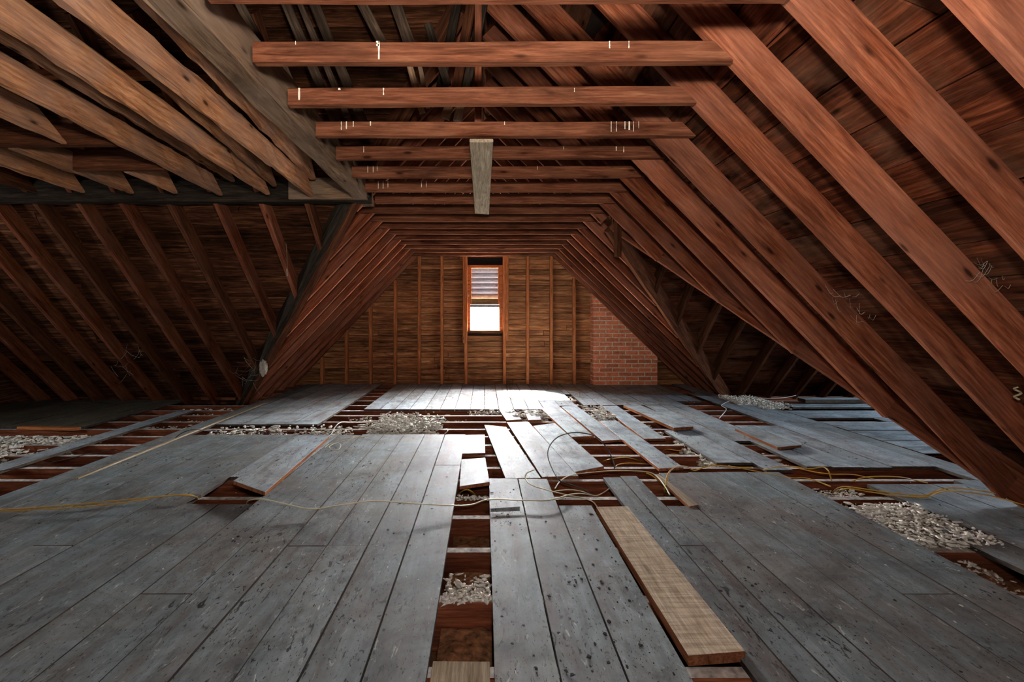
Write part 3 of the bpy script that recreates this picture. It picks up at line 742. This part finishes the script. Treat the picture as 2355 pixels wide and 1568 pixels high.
o = beam('cross_board', (LEND, 2.98, 2.175), (-2.285, 2.98, 2.175), .045, .135, mat='brown'); tag(o, 'brown cross board at the left edge where the pointed tie ends', 'board')
o = beam('cross_board', (-3.05, 3.47, 2.175), (-2.295, 3.47, 2.175), .045, .15, mat='brown'); tag(o, 'shorter brown cross board behind the first, nearer the dark header', 'board')
o = beam('cross_board', (-3.2, 3.3, 2.76), (-2.1, 3.3, 2.75), .05, .05, mat='orange'); tag(o, 'thin orange brown batten seen high between the wing ties', 'board')
o = beam('upright_board', Wp(518, 265, 3.6), Wp(518, 130, 3.6), .19, .03, (0, -1, 0), mat='grey'); tag(o, 'upright grey board seen between the wing ties and the grey beam', 'board')
# grey braces above the collar ties on the left
M['brace'] = wood('dull_brace_timber', (46, 38, 32), (78, 64, 53), (104, 88, 74), (34, 28, 24), 0.5, 0.4)
GB = [((553, 15), (612, 120), 20, 2.55), ((650, 150), (712, 300), 26, 3.05), ((660, 5), (782, 305), 22, 3.08), ((690, 0), (800, 270), 14, 3.16), ((722, 0), (845, 305), 22, 3.12), ((826, 0), (880, 100), 22, 3.10), ((912, 0), (952, 130), 26, 3.15)]
for i, (a, b, w_, d) in enumerate(GB):
    o = beam('brace', Wp(b[0], b[1], d), Wp(a[0], a[1], d-.02)+Vector((-.05, 0, .1)), w_*d/F, .022, (0, -1, 0), 'brace', seg=5)
    tag(o, '%s thin grey leaning brace above the collar ties, counted from the left' % ORD[i], 'brace', 'grey braces above the ties')
# hangers and old sticks at the ridge
o = beam('hanger', (-.035, 2.92, 2.22), (-.035, 2.92, 3.26), .044, .03, (0, -1, 0), 'red'); tag(o, 'upright red brown hanger from ridge to the fourth collar tie', 'hanger')
for i, (a, b, w_, d, m_) in enumerate((((1052, 10), (1012, 215), 20, 3.1, 'dark'), ((1085, 10), (1048, 215), 22, 3.15, 'brown'), ((1112, 10), (1072, 210), 20, 3.2, 'dark'), ((985, 60), (1030, 200), 18, 3.0, 'dark'), ((940, 140), (972, 262), 14, 2.97, 'grey'), ((965, 150), (985, 250), 10, 3.0, 'grey'), ((1040, 225), (1024, 275), 20, 3.1, 'grey'), ((1066, 225), (1052, 281), 19, 3.05, 'palegrey'))):
    o = beam('old_stick', Wp(b[0], b[1], d), Wp(a[0], a[1], d), w_*d/F, .03, (0, -1, 0), m_, seg=4)
    tag(o, ['dark leaning stick under the ridge, leftmost of three together', 'brown leaning stick under the ridge, middle of three together', 'dark leaning stick under the ridge, rightmost of three together', 'dark stick leaning the other way, left of the three ridge sticks', 'splintered grey stick hanging above the third collar tie, left one', 'splintered grey stick hanging above the third collar tie, right one', 'blunt grey stub hanging just above the fourth tie, left one', 'pale blunt stub hanging just above the fourth tie, right one'][i], 'stick', 'old sticks under the ridge')
# pale board nailed under the ties
o = beam('nailed_board', (-.015, 2.84, TIE_Z-.022), (-.02, 4.79, TIE_Z-.022), .14, .02, mat='palegrey', cuty1=.05, seg=8, jit=.001); tag(o, 'pale grey board nailed lengthwise under the collar ties, centre', 'board')

# ---------------------------------------------------------------- loose planks on the floor
def zz(px, py, o=(1050, 860), s=3.364): return (o[0]+px/s, o[1]+py/s)
def loose(label, pts, zs=.0, th=.022, mat='floor_light', edge='raw', sc=None):
    """pts: far-left, far-right, near-right, near-left, measured on the floor plane"""
    if not isinstance(zs, (list, tuple)): zs = [zs]*4
    fl, fr, nr, nl = [G(p[0], p[1], z_) for p, z_ in zip(pts, zs)]
    o = board('loose_plank', [nl, fl, fr, nr], th, (0, 0, -1), mat, None, ch=.0015, edge=edge)
    return tag(o, label, 'plank', 'loose floor planks')
Z = zz
loose('short pale loose plank in the brightest spot before the window, left of a similar one', [Z(330, 275), Z(440, 270), Z(505, 350), Z(385, 358)], 0.0)
loose('smallest square loose plank lying across two joists before the window', [Z(520, 278), Z(632, 275), Z(655, 352), Z(555, 355)], 0.0)
loose('bright white loose plank lit by the window, reaching back to the far floor', [Z(650, 262), Z(805, 255), Z(1062, 478), Z(892, 485)], 0.003)
loose('long grey loose plank at the centre, right of the bent black cable end', [Z(388, 372), Z(558, 370), Z(943, 786), Z(660, 795)], 0.0)
loose('leftmost long loose plank beside the narrow joist gap', [Z(215, 392), Z(385, 408), Z(652, 803), Z(378, 806)], 0.0)
loose('wide loose plank under the black cable loop', [Z(592, 400), Z(760, 378), Z(1140, 712), Z(912, 756)], 0.004)
loose('long plank running from the far floor toward the black cable loop', [Z(812, 252), Z(925, 242), Z(1290, 505), Z(1127, 515)], 0.0)
loose('long narrow loose plank pointing at the yellow cable arch', [Z(1105, 362), Z(1235, 358), Z(1755, 720), Z(1565, 730)], 0.004)
loose('grey plank left of the raised one, behind the cross joists', [Z(1120, 245), Z(1240, 243), Z(1620, 498), Z(1450, 500)], 0.0)
loose('raised loose plank whose orange cut end shows, right of centre', [Z(1290, 240), Z(1420, 238), Z(1830, 405), Z(1680, 415)], [.024, .024, .045, .045], th=.03)
loose('square broken plank in the narrow gap, farther one', [(1067, 1000), (1115, 999), (1116, 1041), (1063, 1043)], 0.0)
loose('tilted square plank piece over the narrow gap', [(1061, 1056), (1116, 1052), (1126, 1108), (1057, 1118)], [.0, .0, .035, .02])
p = [(1371, 1165), (1443.5, 1164), (1714, 1496), (1583, 1506)]
o = loose('long clean beige plank in the right foreground', p, .024, th=.036, mat='pale', edge='raw')
fl, fr = G(690, 1000, .024), G(757, 1003, .024)
nr, nl = G(610, 1131, .06), G(537, 1105, .06)
tag(board('loose_plank', [nl, fl, fr, nr], .024, (0, 0, -1), 'floor_light', None, ch=.002, edge='raw'), 'lifted grey plank on the left, its orange end raised over a small hole', 'plank', 'loose floor planks')
loose('narrow white splintered strip in the small hole near the yellow arch', [(1506, 1090), (1516, 1090), (1606, 1160), (1585, 1164)], [.01]*4, mat='palegrey')
loose('short raised board end on the right mid floor', [(1690, 985), (1740, 983), (1843, 1023), (1788, 1028)], [.024, .024, .035, .035], th=.022)
tag(fb([(3.78, 5.88, .03), (6.6, 5.88, .03), (6.6, 6.06, .03), (3.78, 6.06, .03)], 'floor_light', 'loose_plank', parent=None), 'nearer of two planks lying crosswise in the right wing', 'plank', 'loose planks in the right wing')
tag(fb([(4.25, 6.35, .045), (6.8, 6.35, .045), (6.8, 6.52, .045), (4.25, 6.52, .045)], 'floor_light', 'loose_plank', parent=None, th=.045), 'farther of two planks lying crosswise in the right wing', 'plank', 'loose planks in the right wing')
tag(fb([(-3.02, 2.9, .0), (-3.02, 3.3, .0), (-2.83, 3.3, .0), (-2.83, 2.9, .0)], 'floor', 'x') if False else beam('split_batten', (-2.80, 3.3, .002), (-2.87, 6.3, .002), .03, .012, mat='palegrey'), 'pale splintered batten along the left floor edge', 'batten')
tag(beam('scrap_wood', G(1, 982)+Vector((.2, 0, -.02)), G(180, 985)+Vector((0, 0, -.02)), .06, .03, mat='orange'), 'orange brown offcut at the front edge of the olive platform', 'board')
tag(beam('scrap_wood', G(475, 916)+Vector((0, -.1, .0)), G(553, 917)+Vector((0, -.1, .0)), .06, .04, mat='brown'), 'short board at the foot of the left valley rafter', 'board')
tag(board('paper_curl', [G(1128, 1176, .012), G(1128, 1168, .02), G(1196, 1164, .02), G(1196, 1173, .012)], .004, (0, 0, -1), 'floor_light'), 'curled strip of floor covering beside the narrow gap', 'paper')
tag(board('debris_board', [G(1215, 1112, -.19), G(1240, 1112, -.19), G(1240, 1108, -.19), G(1215, 1108, -.19)], .01, (0, 0, -1), 'raw'), 'small wood scrap down between the joists', 'scrap')

# ---------------------------------------------------------------- loose insulation and dust (stuff)
def clumps(name, label, regions, mat, seed, size=(.005, .017), mul=2.6):
    """regions: (x0, x1, y0, y1, z, count, height)"""
    rn = random.Random(seed); V, Fc = [], []
    ph = (1+5**.5)/2
    ico = [(-1, ph, 0), (1, ph, 0), (-1, -ph, 0), (1, -ph, 0), (0, -1, ph), (0, 1, ph), (0, -1, -ph), (0, 1, -ph), (ph, 0, -1), (ph, 0, 1), (-ph, 0, -1), (-ph, 0, 1)]
    icf = [(0, 11, 5), (0, 5, 1), (0, 1, 7), (0, 7, 10), (0, 10, 11), (1, 5, 9), (5, 11, 4), (11, 10, 2), (10, 7, 6), (7, 1, 8), (3, 9, 4), (3, 4, 2), (3, 2, 6), (3, 6, 8), (3, 8, 9), (4, 9, 5), (2, 4, 11), (6, 2, 10), (8, 6, 7), (9, 8, 1)]
    for (x0, x1, y0, y1, z, cnt, hh) in regions:
        cs = [(rn.uniform(x0, x1), rn.uniform(y0, y1)) for _ in range(max(2, cnt//60))]
        cs += [(rn.uniform(x0, x1), rn.uniform(y0, y1)) for _ in range(6)]
        for _ in range(int(cnt*mul)):
            if rn.random() < .8:
                c = rn.choice(cs); x = rn.gauss(c[0], .085); y = rn.gauss(c[1], .05)
            else: x = rn.uniform(x0, x1); y = rn.uniform(y0, y1)
            if not (x0 <= x <= x1 and y0 <= y <= y1): continue
            s = rn.uniform(*size)/1.9; sx, sy, sz = s*rn.uniform(.6, 3.2), s*rn.uniform(.4, 1.1), s*rn.uniform(.4, .9)
            a = rn.uniform(0, 6.28); ca, sa = math.cos(a), math.sin(a); k = len(V); zz_ = z+rn.random()**2*hh
            for v in ico:
                j = rn.uniform(.7, 1.3); px, py = v[0]*sx*j, v[1]*sy*j
                V.append((x+px*ca-py*sa, y+px*sa+py*ca, zz_+v[2]*sz*j))
            Fc += [tuple(k+i for i in f) for f in icf]
    o = link(name, V, Fc, M[mat], smooth=True)
    return tag(o, label, name.replace('_', ' ').split()[-1] if False else 'insulation', kind='stuff')
jb = -.225
clumps('insulation', 'white grey loose insulation spilled over the open joists in mid floor', [
    (-2.7, -1.3, 4.66, 5.02, -.12, 700, .12), (-1.15, -.45, 4.70, 5.55, -.08, 1500, .12), (-1.6, -.9, 5.0, 5.6, -.15, 400, .12), (-1.4, .9, 5.3, 5.88, -.18, 500, .12),
    (-.2, .4, 5.65, 5.88, -.1, 250, .1), (.3, .75, 5.4, 5.85, -.10, 350, .12)], 'insul', 1)
clumps('insulation', 'loose insulation clumps between the scattered planks right of centre', [
    (1.22, 1.5, 5.3, 6.1, -.10, 600, .12), (1.55, 1.8, 4.8, 5.4, -.15, 250, .12), (1.75, 1.82, 3.7, 4.5, -.08, 250, .06), (2.3, 2.42, 3.7, 4.2, -.15, 200, .1),
    (.6, 1.2, 3.7, 4.3, -.2, 250, .05), (1.45, 1.75, 3.8, 4.5, -.2, 250, .05), (1.22, 1.27, 6.2, 7.0, -.1, 80, .08)], 'insul', 2)
clumps('insulation', 'grey white insulation in the long slot at the right foreground', [
    (2.14, 2.36, 1.4, 1.9, -.14, 500, .14), (2.14, 2.55, 2.35, 2.85, -.12, 1200, .14), (2.14, 2.36, 1.9, 2.4, -.16, 300, .1), (2.2, 2.5, 2.9, 3.3, -.14, 250, .1), (3.3, 3.75, 6.2, 6.8, .0, 450, .04), (3.45, 3.9, 5.9, 6.3, .0, 150, .03)], 'insul', 3, size=(.004, .012), mul=6)
clumps('insulation', 'pale insulation crumbs in the near narrow gap', [(-.17, .025, 1.95, 2.10, -.13, 420, .12), (-.17, .025, 1.90, 1.955, -.02, 70, .01), (-.17, .025, 2.98, 3.05, -.02, 60, .01)], 'insul', 4, size=(.004, .012))
clumps('insulation', 'pale insulation heaped between the joists of the left wing', [
    (-4.6, -3.72, 4.35, 4.58, -.10, 700, .10), (-4.6, -3.9, 3.75, 4.25, -.12, 700, .12), (-3.9, -3.6, 4.0, 4.9, -.14, 350, .1), (-4.2, -3.2, 3.1, 3.6, -.18, 400, .1), (-3.9, -3.2, 5.0, 6.3, -.15, 500, .1)], 'insul', 5)
# smooth brown dust heaps between joists
def dust(label, regs, seed):
    rn = random.Random(seed); V, Fc = [], []
    for (x0, x1, y0, y1, z, h) in regs:
        nx = max(4, int((x1-x0)/.035)); ny = max(4, int((y1-y0)/.035)); k = len(V)
        for j in range(ny+1):
            for i in range(nx+1):
                u, v = i/nx, j/ny; e = min(1, 5*min(v, 1-v)+.3)*min(1, 6*min(u, 1-u)+.2)
                V.append((x0+(x1-x0)*u, y0+(y1-y0)*v, z+e*h*(.5+.5*math.sin(7*u*(x1-x0)+seed)*math.cos(9*v+seed))+rn.uniform(0, .014)))
        for j in range(ny):
            for i in range(nx):
                a = k+j*(nx+1)+i; Fc.append((a, a+1, a+nx+2, a+nx+1))
    o = link('dust_fill', V, Fc, M['dirt'], smooth=True); return tag(o, label, 'dust', kind='stuff')
dust('brown dust lying in the joist bays of the floor', [(-2.8, 3.0, a+.025, b-.025, -.165, .05) for a, b in zip(JY[13:], JY[14:-1])], 1)
dust('brown dust lying between the joists of the narrow near gap', [(-.17, .03, a+.025, b-.025, -.135, .045) for a, b in ((1.53, 1.93), (1.93, 2.34), (2.34, 2.73), (2.73, 3.02))], 2)
dust('dusty fill in the joist bays of the left wing', [(-4.6, -2.8, a+.025, b-.025, -.18, .07) for a, b in zip(JY[13:], JY[14:-5])], 3)
dust('brown dust in the slot of the right foreground', [(2.14, 2.5, 1.0, 2.9, -.16, .08), (.63, .84, 1.16, 1.52, -.12, .06)], 4)
# chips scattered on the boards
def chips(label, regs, mat, seed):
    rn = random.Random(seed); V, Fc = [], []
    for (x0, x1, y0, y1, cnt, s0, s1, z) in regs:
        cs = [(rn.uniform(x0, x1), rn.uniform(y0, y1)) for _ in range(max(3, cnt//25))]
        for _ in range(cnt):
            if rn.random() < .6: c = rn.choice(cs); x, y = rn.gauss(c[0], .08), rn.gauss(c[1], .12)
            else: x, y = rn.uniform(x0, x1), rn.uniform(y0, y1)
            if not (x0 < x < x1 and y0 < y < y1): continue
            s = s0*.6+(s1*1.5-s0*.6)*rn.random()**3; ax = rn.uniform(.35, 1.0); n = rn.randint(4, 7); k = len(V); a0 = rn.random()*6
            for lv in (0, 1):
                for i in range(n):
                    a = a0+6.283*i/n; r = s*rn.uniform(.5, 1.2)*(1 if lv == 0 else .7)
                    V.append((x+math.cos(a)*r*ax, y+math.sin(a)*r, z+.0015+lv*s*.25))
            Fc.append(tuple(k+n+i for i in range(n)))
            for i in range(n): Fc.append((k+i, k+(i+1) % n, k+n+(i+1) % n, k+n+i))
    o = link('floor_chips', V, Fc, M[mat]); return tag(o, label, 'debris', kind='stuff')
chips('dark chips of soot and paint scattered on the grey boards', [(.04, .63, 1.0, 3.2, 420, .003, .009, 0), (-1.6, -.2, 2.2, 4.5, 300, .003, .008, 0), (.85, 2.1, 1.4, 3.4, 220, .003, .007, 0), (-2.8, -1.6, 2.2, 4.5, 130, .003, .008, 0), (-1.4, 2.5, 6.2, 8.1, 160, .005, .012, 0), (2.45, 3.2, 3.7, 4.9, 80, .005, .01, 0), (2.4, 3.1, 1.6, 3.1, 110, .003, .008, 0)], 'chip', 21)
chips('pale plaster crumbs scattered on the grey boards', [(-3, -.2, 1.6, 4.5, 130, .002, .006, 0), (.85, 3.1, 1.2, 3.3, 130, .002, .006, 0), (-1.4, 3, 5.9, 8.1, 70, .003, .008, 0)], 'chipw', 22)

# ---------------------------------------------------------------- cables
def cable(label, pts, r=.006, mat='yellow', z=.012, zs=None, sc=None, fl=.6, n=8):
    P = []
    for i, p in enumerate(pts):
        zz_ = (zs[i] if zs else z)
        if sc: p = (sc[0]+p[0]/sc[2], sc[1]+p[1]/sc[2])
        P.append(G(p[0], p[1], zz_))
    return tag(tube('cable', P, r, mat, flat_=fl, n=n), label, 'cable')
cable('yellow cable across the left foreground ending at the small hole', [(-60, 1176), (0, 1172), (140, 1163), (300, 1148), (400, 1139), (440, 1138), (453, 1148)], zs=[.01, .01, .03, .035, .03, .02, -.05])
cable('second yellow cable running just below the first on the left', [(-60, 1180), (0, 1176), (150, 1168), (290, 1155), (380, 1140), (446, 1141), (456, 1152)], mat='yellow', r=.005, zs=[.01, .01, .01, .01, .02, .02, -.05])
cable('long tan cable bowing across the foreground from left hole to the centre', [(568, 1162), (572, 1151), (600, 1147), (650, 1157), (715, 1170), (780, 1162), (860, 1152), (960, 1158), (1045, 1162), (1085, 1160), (1125, 1148), (1200, 1150), (1265, 1149), (1310, 1137), (1340, 1135), (1362, 1140)], mat='cream', zs=[-.06, .01, .04, .05, .03, .05, .06, .05, .03, .01, .03, .03, .03, .02, 0, -.05], r=.0055)
s3 = (1050, 860, 3.364)
cable('black cable arching up in a big loop over the centre planks', [(1222, 740), (1215, 690), (1180, 600), (1120, 520), (1050, 472), (920, 452), (800, 478), (730, 540), (705, 620), (735, 720), (800, 825), (900, 860), (980, 890), (1040, 930)], mat='black', r=.0045, sc=s3, fl=1, zs=[-.02, .02, .10, .16, .20, .22, .20, .15, .10, .06, .03, .02, .0, -.03])
cable('white and black cable curling onto the centre boards', [(600, 740), (545, 765), (535, 810), (575, 855), (660, 885), (760, 912), (860, 935), (960, 955), (1050, 985), (1090, 1030)], mat='cream', r=.005, sc=s3, zs=[.06, .05, .03, .03, .03, .03, .02, 0, 0, -.02])
cable('thin pale cable looping over the open joists behind the foreground boards', [(762, 885), (800, 830), (860, 790), (940, 772), (1100, 755), (1200, 748), (1350, 748), (1490, 760), (1560, 800), (1620, 880), (1650, 935)], mat='cream', r=.005, sc=s3, z=.01)
cable('yellow arch of cable rising from the small square hole', [(1610, 930), (1612, 880), (1632, 790), (1660, 740), (1710, 714), (1780, 716), (1840, 745), (1900, 725), (1980, 708), (2080, 712), (2180, 722), (2290, 722)], sc=s3, zs=[-.08, 0, .07, .09, .09, .06, .03, .04, .05, .05, .04, .03], r=.0065)
cable('yellow cable dipping into the small hole by the arch', [(1470, 765), (1520, 790), (1580, 850), (1620, 910), (1680, 930)], sc=s3, zs=[.01, .0, -.05, -.08, -.1])
cable('yellow cable behind the narrow plank among the open joists', [(1095, 690), (1180, 660), (1300, 645), (1380, 660), (1450, 685)], sc=s3, zs=[-.1, -.03, 0, -.02, -.1])
cable('lower yellow cable among the open joists', [(1225, 740), (1240, 705), (1300, 690), (1400, 690), (1530, 700)], sc=s3, zs=[-.04, 0, .0, 0, -.05], r=.005)
cable('short yellow cable farther back between planks', [(1585, 595), (1640, 582), (1720, 592), (1790, 578)], sc=s3, zs=[-.08, -.03, -.03, -.06])
cable('yellow cable bending in the bay beyond the arch', [(1620, 625), (1700, 622), (1780, 660), (1880, 680), (2040, 692)], sc=s3, zs=[-.06, -.03, -.06, -.08, -.05])
cable('little yellow loop in the narrow gap', [(5, 945), (45, 905), (85, 893), (125, 915), (160, 960)], sc=s3, zs=[-.1, -.03, -.01, -.03, -.1], r=.008)
cable('tan cable with a kink ending at the beige plank', [(1190, 880), (1130, 920), (1080, 940), (1030, 930), (960, 905), (860, 895), (760, 905)], mat='cream', sc=s3, r=.005, zs=[-.03, -.03, -.02, -.02, -.01, .0, .01])
s5 = (1655, 860, 2.904)
cable('yellow cable running right over the joists from the arch, upper strand', [(60, 612), (200, 640), (460, 690), (560, 692), (640, 712), (740, 750)], sc=s5, z=.0)
cable('yellow cable that drops straight down into the right joist bay', [(290, 640), (400, 617), (500, 618), (600, 632), (690, 622), (725, 645), (742, 690), (752, 740), (756, 772)], sc=s5, zs=[.0, .04, .05, .05, .06, .05, 0, -.05, -.09])
cable('yellow cable strand crossing the wide open bay on the right', [(520, 628), (640, 655), (760, 668), (900, 672), (1020, 700), (1150, 732)], sc=s5, zs=[.0, .0, .01, 0, -.03, -.08])
cable('yellow cable hump over the right joist bay', [(860, 730), (920, 703), (980, 688), (1100, 684), (1220, 690), (1300, 708), (1390, 728)], sc=s5, zs=[-.05, 0, .02, .03, .02, .0, -.01])
cable('thick yellow cable bundle strand going to the right edge, upper', [(756, 790), (790, 762), (850, 752), (1000, 772), (1200, 798), (1370, 812), (1430, 788), (1550, 760), (1750, 780), (1900, 808), (2090, 845)], sc=s5, zs=[-.08, 0, .02, .02, .01, .01, .03, .07, .07, .06, .05])
cable('thick yellow cable bundle strand going to the right edge, lower', [(760, 800), (850, 765), (1000, 786), (1200, 815), (1380, 820), (1450, 795), (1540, 782), (1750, 803), (1900, 835), (2090, 890)], sc=s5, zs=[-.08, .01, .01, .01, .01, .02, .05, .06, .05, .03])
cable('thin grey cable arching beside the right joist holes', [(240, 1300-600), (300, 640)], sc=(1455, 600, 2.613), z=0) if False else None
cable('grey cable curling at the right joist holes before the wing', [(520, 945), (555, 905), (560, 885), (535, 865), (600, 835), (700, 822), (800, 825), (900, 822), (980, 808)], mat='white', sc=(1455, 600, 2.613), z=.015, r=.006)
cable('cream cable trailing from the wall through the bright spot into the slot', [(1257, 882), (1268, 890), (1285, 896), (1310, 900), (1328, 903), (1332, 912)], mat='cream', z=.01, r=.007)
s0 = (0, 860, 3.364)
cable('black cable hump by the left splintered batten', [(1350, 500), (1400, 460), (1460, 435), (1530, 428), (1620, 440), (1750, 445), (1900, 455)], mat='black', sc=s0, zs=[.0, .05, .07, .06, .01, -.03, -.04], r=.007)
cable('thin dark wire crossing the open joists of the left wing', [(-60, 760), (0, 750), (300, 700), (500, 660), (700, 615), (900, 592)], mat='black', sc=s0, z=.0, r=.005)
cable('blue grey cable hooping between the left joists', [(385, 535), (400, 505), (450, 492), (530, 493), (590, 510), (640, 535)], mat='black', sc=s0, zs=[-.1, -.05, -.02, -.02, -.05, -.1], r=.009)
cable('black cable lying behind the olive platform', [(330, 257), (450, 245), (560, 228), (700, 217), (800, 220), (900, 236)], mat='black', sc=s0, z=.03, r=.008)
s2 = (550, 860, 3.364)
cable('white cable standing up out of the open joists left of centre', [(680, 490), (715, 460), (735, 420), (765, 385), (800, 370), (840, 372)], mat='white', sc=s2, zs=[.01, .03, .05, .07, .05, .02], r=.006)
cable('small coil of pale cable on the left boards', [(705, 490), (800, 500), (900, 490), (1000, 480), (880, 500), (760, 530), (700, 560), (720, 585), (770, 580), (785, 550), (760, 532), (700, 540), (660, 570)], mat='cream', sc=s2, z=.015, r=.004)
cable('hooked white cable beside the middle open joists', [(1420, 425), (1520, 430), (1600, 422), (1612, 440), (1590, 462)], mat='white', sc=s2, zs=[-.02, 0, .02, .02, .0], r=.006)
cable('long black cable lying along the open joists left of centre', [(0, 440), (200, 450), (420, 445), (560, 435), (800, 440), (1000, 430), (1200, 420), (1420, 425)], mat='black', sc=s2, z=-.02, r=.006)

# ---------------------------------------------------------------- small marks: droppings, cobwebs, scraps
def streaks(n, xs, seed):
    rn = random.Random(seed); V, Fc = [], []
    y = dn(n)-.0445; top = TIE_Z+.083
    for x, L, w_ in xs:
        k = len(V); m = 5
        for i in range(m+1):
            ww = w_*rn.uniform(.4, 1.1)*.5; z_ = top-L*i/m
            V += [(x-ww, y-.0018, z_), (x+ww, y-.0018, z_), (x+ww, y, z_), (x-ww, y, z_)]
        for i in range(m):
            for j in range(4):
                a = k+i*4+j; b = k+i*4+(j+1) % 4; Fc.append((a, b, b+4, a+4))
        Fc += [(k, k+1, k+2, k+3), (k+m*4+3, k+m*4+2, k+m*4+1, k+m*4)]
    o = link('droppings', V, Fc, M['drop'])
    tag(o, 'white bird droppings running down the %s collar tie from the front' % ORD[n], 'droppings', kind='stuff')
streaks(1, [(-.435, .075, .008), (-.44, .02, .014), (.52, .03, .006), (.60, .03, .004), (-.46, .0, .002), (-.78, .015, .004)], 1)
streaks(2, [(-.5, .035, .006), (-.92, .06, .012), (-.72, .01, .012), (.45, .02, .004)], 2)
streaks(3, [(-.80, .045, .008), (-.83, .05, .005), (-.76, .03, .006), (-.66, .025, .008), (.12, .02, .005), (.74, .06, .004), (.77, .06, .004), (.82, .045, .006), (.845, .05, .008), (.87, .06, .003), (.90, .04, .003)], 3)
streaks(4, [(.53, .02, .004), (.88, .03, .006), (.93, .04, .005), (-.8, .04, .004)], 4)
streaks(5, [(-.87, .05, .004), (-.83, .05, .004), (-.80, .04, .004), (.4, .03, .003)], 5)
streaks(6, [(-.88, .06, .006), (-.84, .06, .006), (-.8, .05, .006), (-.52, .05, .006), (-.48, .05, .006)], 6)
def web(label, c, ax, ay, n, size, seed):
    rn = random.Random(seed); t = empty('cobweb', c); tag(t, label, 'cobweb'); c = Vector(c)
    V, Fc = [], []
    for i in range(n):
        a = Vector(c)+ax*rn.uniform(-size, size)+ay*rn.uniform(-size, size)
        b = a+ax*rn.uniform(-size, size)*.9+ay*rn.uniform(-size, size)*.9
        mid = (a+b)/2+Vector((0, 0, -rn.uniform(.005, .03)))
        pts = catmull([a, mid, b], 4); r = rn.uniform(.0004, .0009)
        for j, p in enumerate(pts):
            V += [tuple(p-c+Vector((r, 0, r))), tuple(p-c+Vector((-r, 0, r))), tuple(p-c+Vector((0, -r, -r)))]
        k = len(V)-len(pts)*3
        for j in range(len(pts)-1):
            for q in range(3):
                a_ = k+j*3+q; b_ = k+j*3+(q+1) % 3; Fc.append((a_, b_, b_+3, a_+3))
    bpy.data.objects.remove(t)
    o = link('cobweb', V, Fc, M['web'], mw=Matrix.Translation(c)); tag(o, label, 'cobweb', kind='stuff')
X, Zv = Vector((1, 0, 0)), Vector((0, 0, 1)); Yv = Vector((0, 1, 0)); SL = Vector((.7, 0, -.7))
web('cobweb strands across the third wide right rafter, lower right', Wp(2275, 620, 2.0), X, Zv, 22, .07, 1)
web('cobweb between the wide rafters at the right edge, upper', Wp(2120, 110, 1.95), X, Zv, 8, .04, 2)
web('cobweb wisps between the second and third wide rafter', Wp(2030, 330, 2.3), SL, Yv, 12, .06, 3)
web('cobweb wisps low between the fourth and fifth wide rafter', Wp(1950, 700, 2.6), SL, Yv, 14, .10, 4)
web('cobweb threads on the leaning rafters of the left wing', Wp(300, 840, 5.4), X, Zv, 14, .14, 5)
web('dusty cobweb at the foot of the left valley rafter', Wp(570, 850, 5.9), X, Zv, 26, .16, 6)
# crumpled film on the left valley rafter, hanging splinter
rn = random.Random(3); V = []
c0 = Wp(606, 846, 5.85)
import bmesh
bm = bmesh.new(); bmesh.ops.create_icosphere(bm, subdivisions=3, radius=.06)
for v in bm.verts: v.co = Vector((v.co.x*.8, v.co.y*.7, v.co.z*1.7))*rn.uniform(.72, 1.15)
me = bpy.data.meshes.new('crumpled_film'); bm.to_mesh(me); bm.free(); me.materials.append(M['web'])
o = bpy.data.objects.new('crumpled_film', me); C.objects.link(o); o.location = c0
tag(o, 'crumpled pale plastic film stuck low on the left valley rafter', 'plastic film')
o = beam('splinter', Wp(661, 635, 4.9), Wp(657, 552, 4.85), .012, .006, (0, -1, 0), 'palegrey', seg=4, ch=.001); tag(o, 'thin pale splinter hanging on a leaning rafter left of the valley', 'splinter')
o = tube('rope_coil', [Wp(2340, 905, 2.35)+Vector((.012*math.cos(a*1.3), .012*math.sin(a*1.3), .008*a-.03)) for a in range(9)], .005, 'cream'); tag(o, 'small tangle of cord on the rafter at the right edge', 'cord')
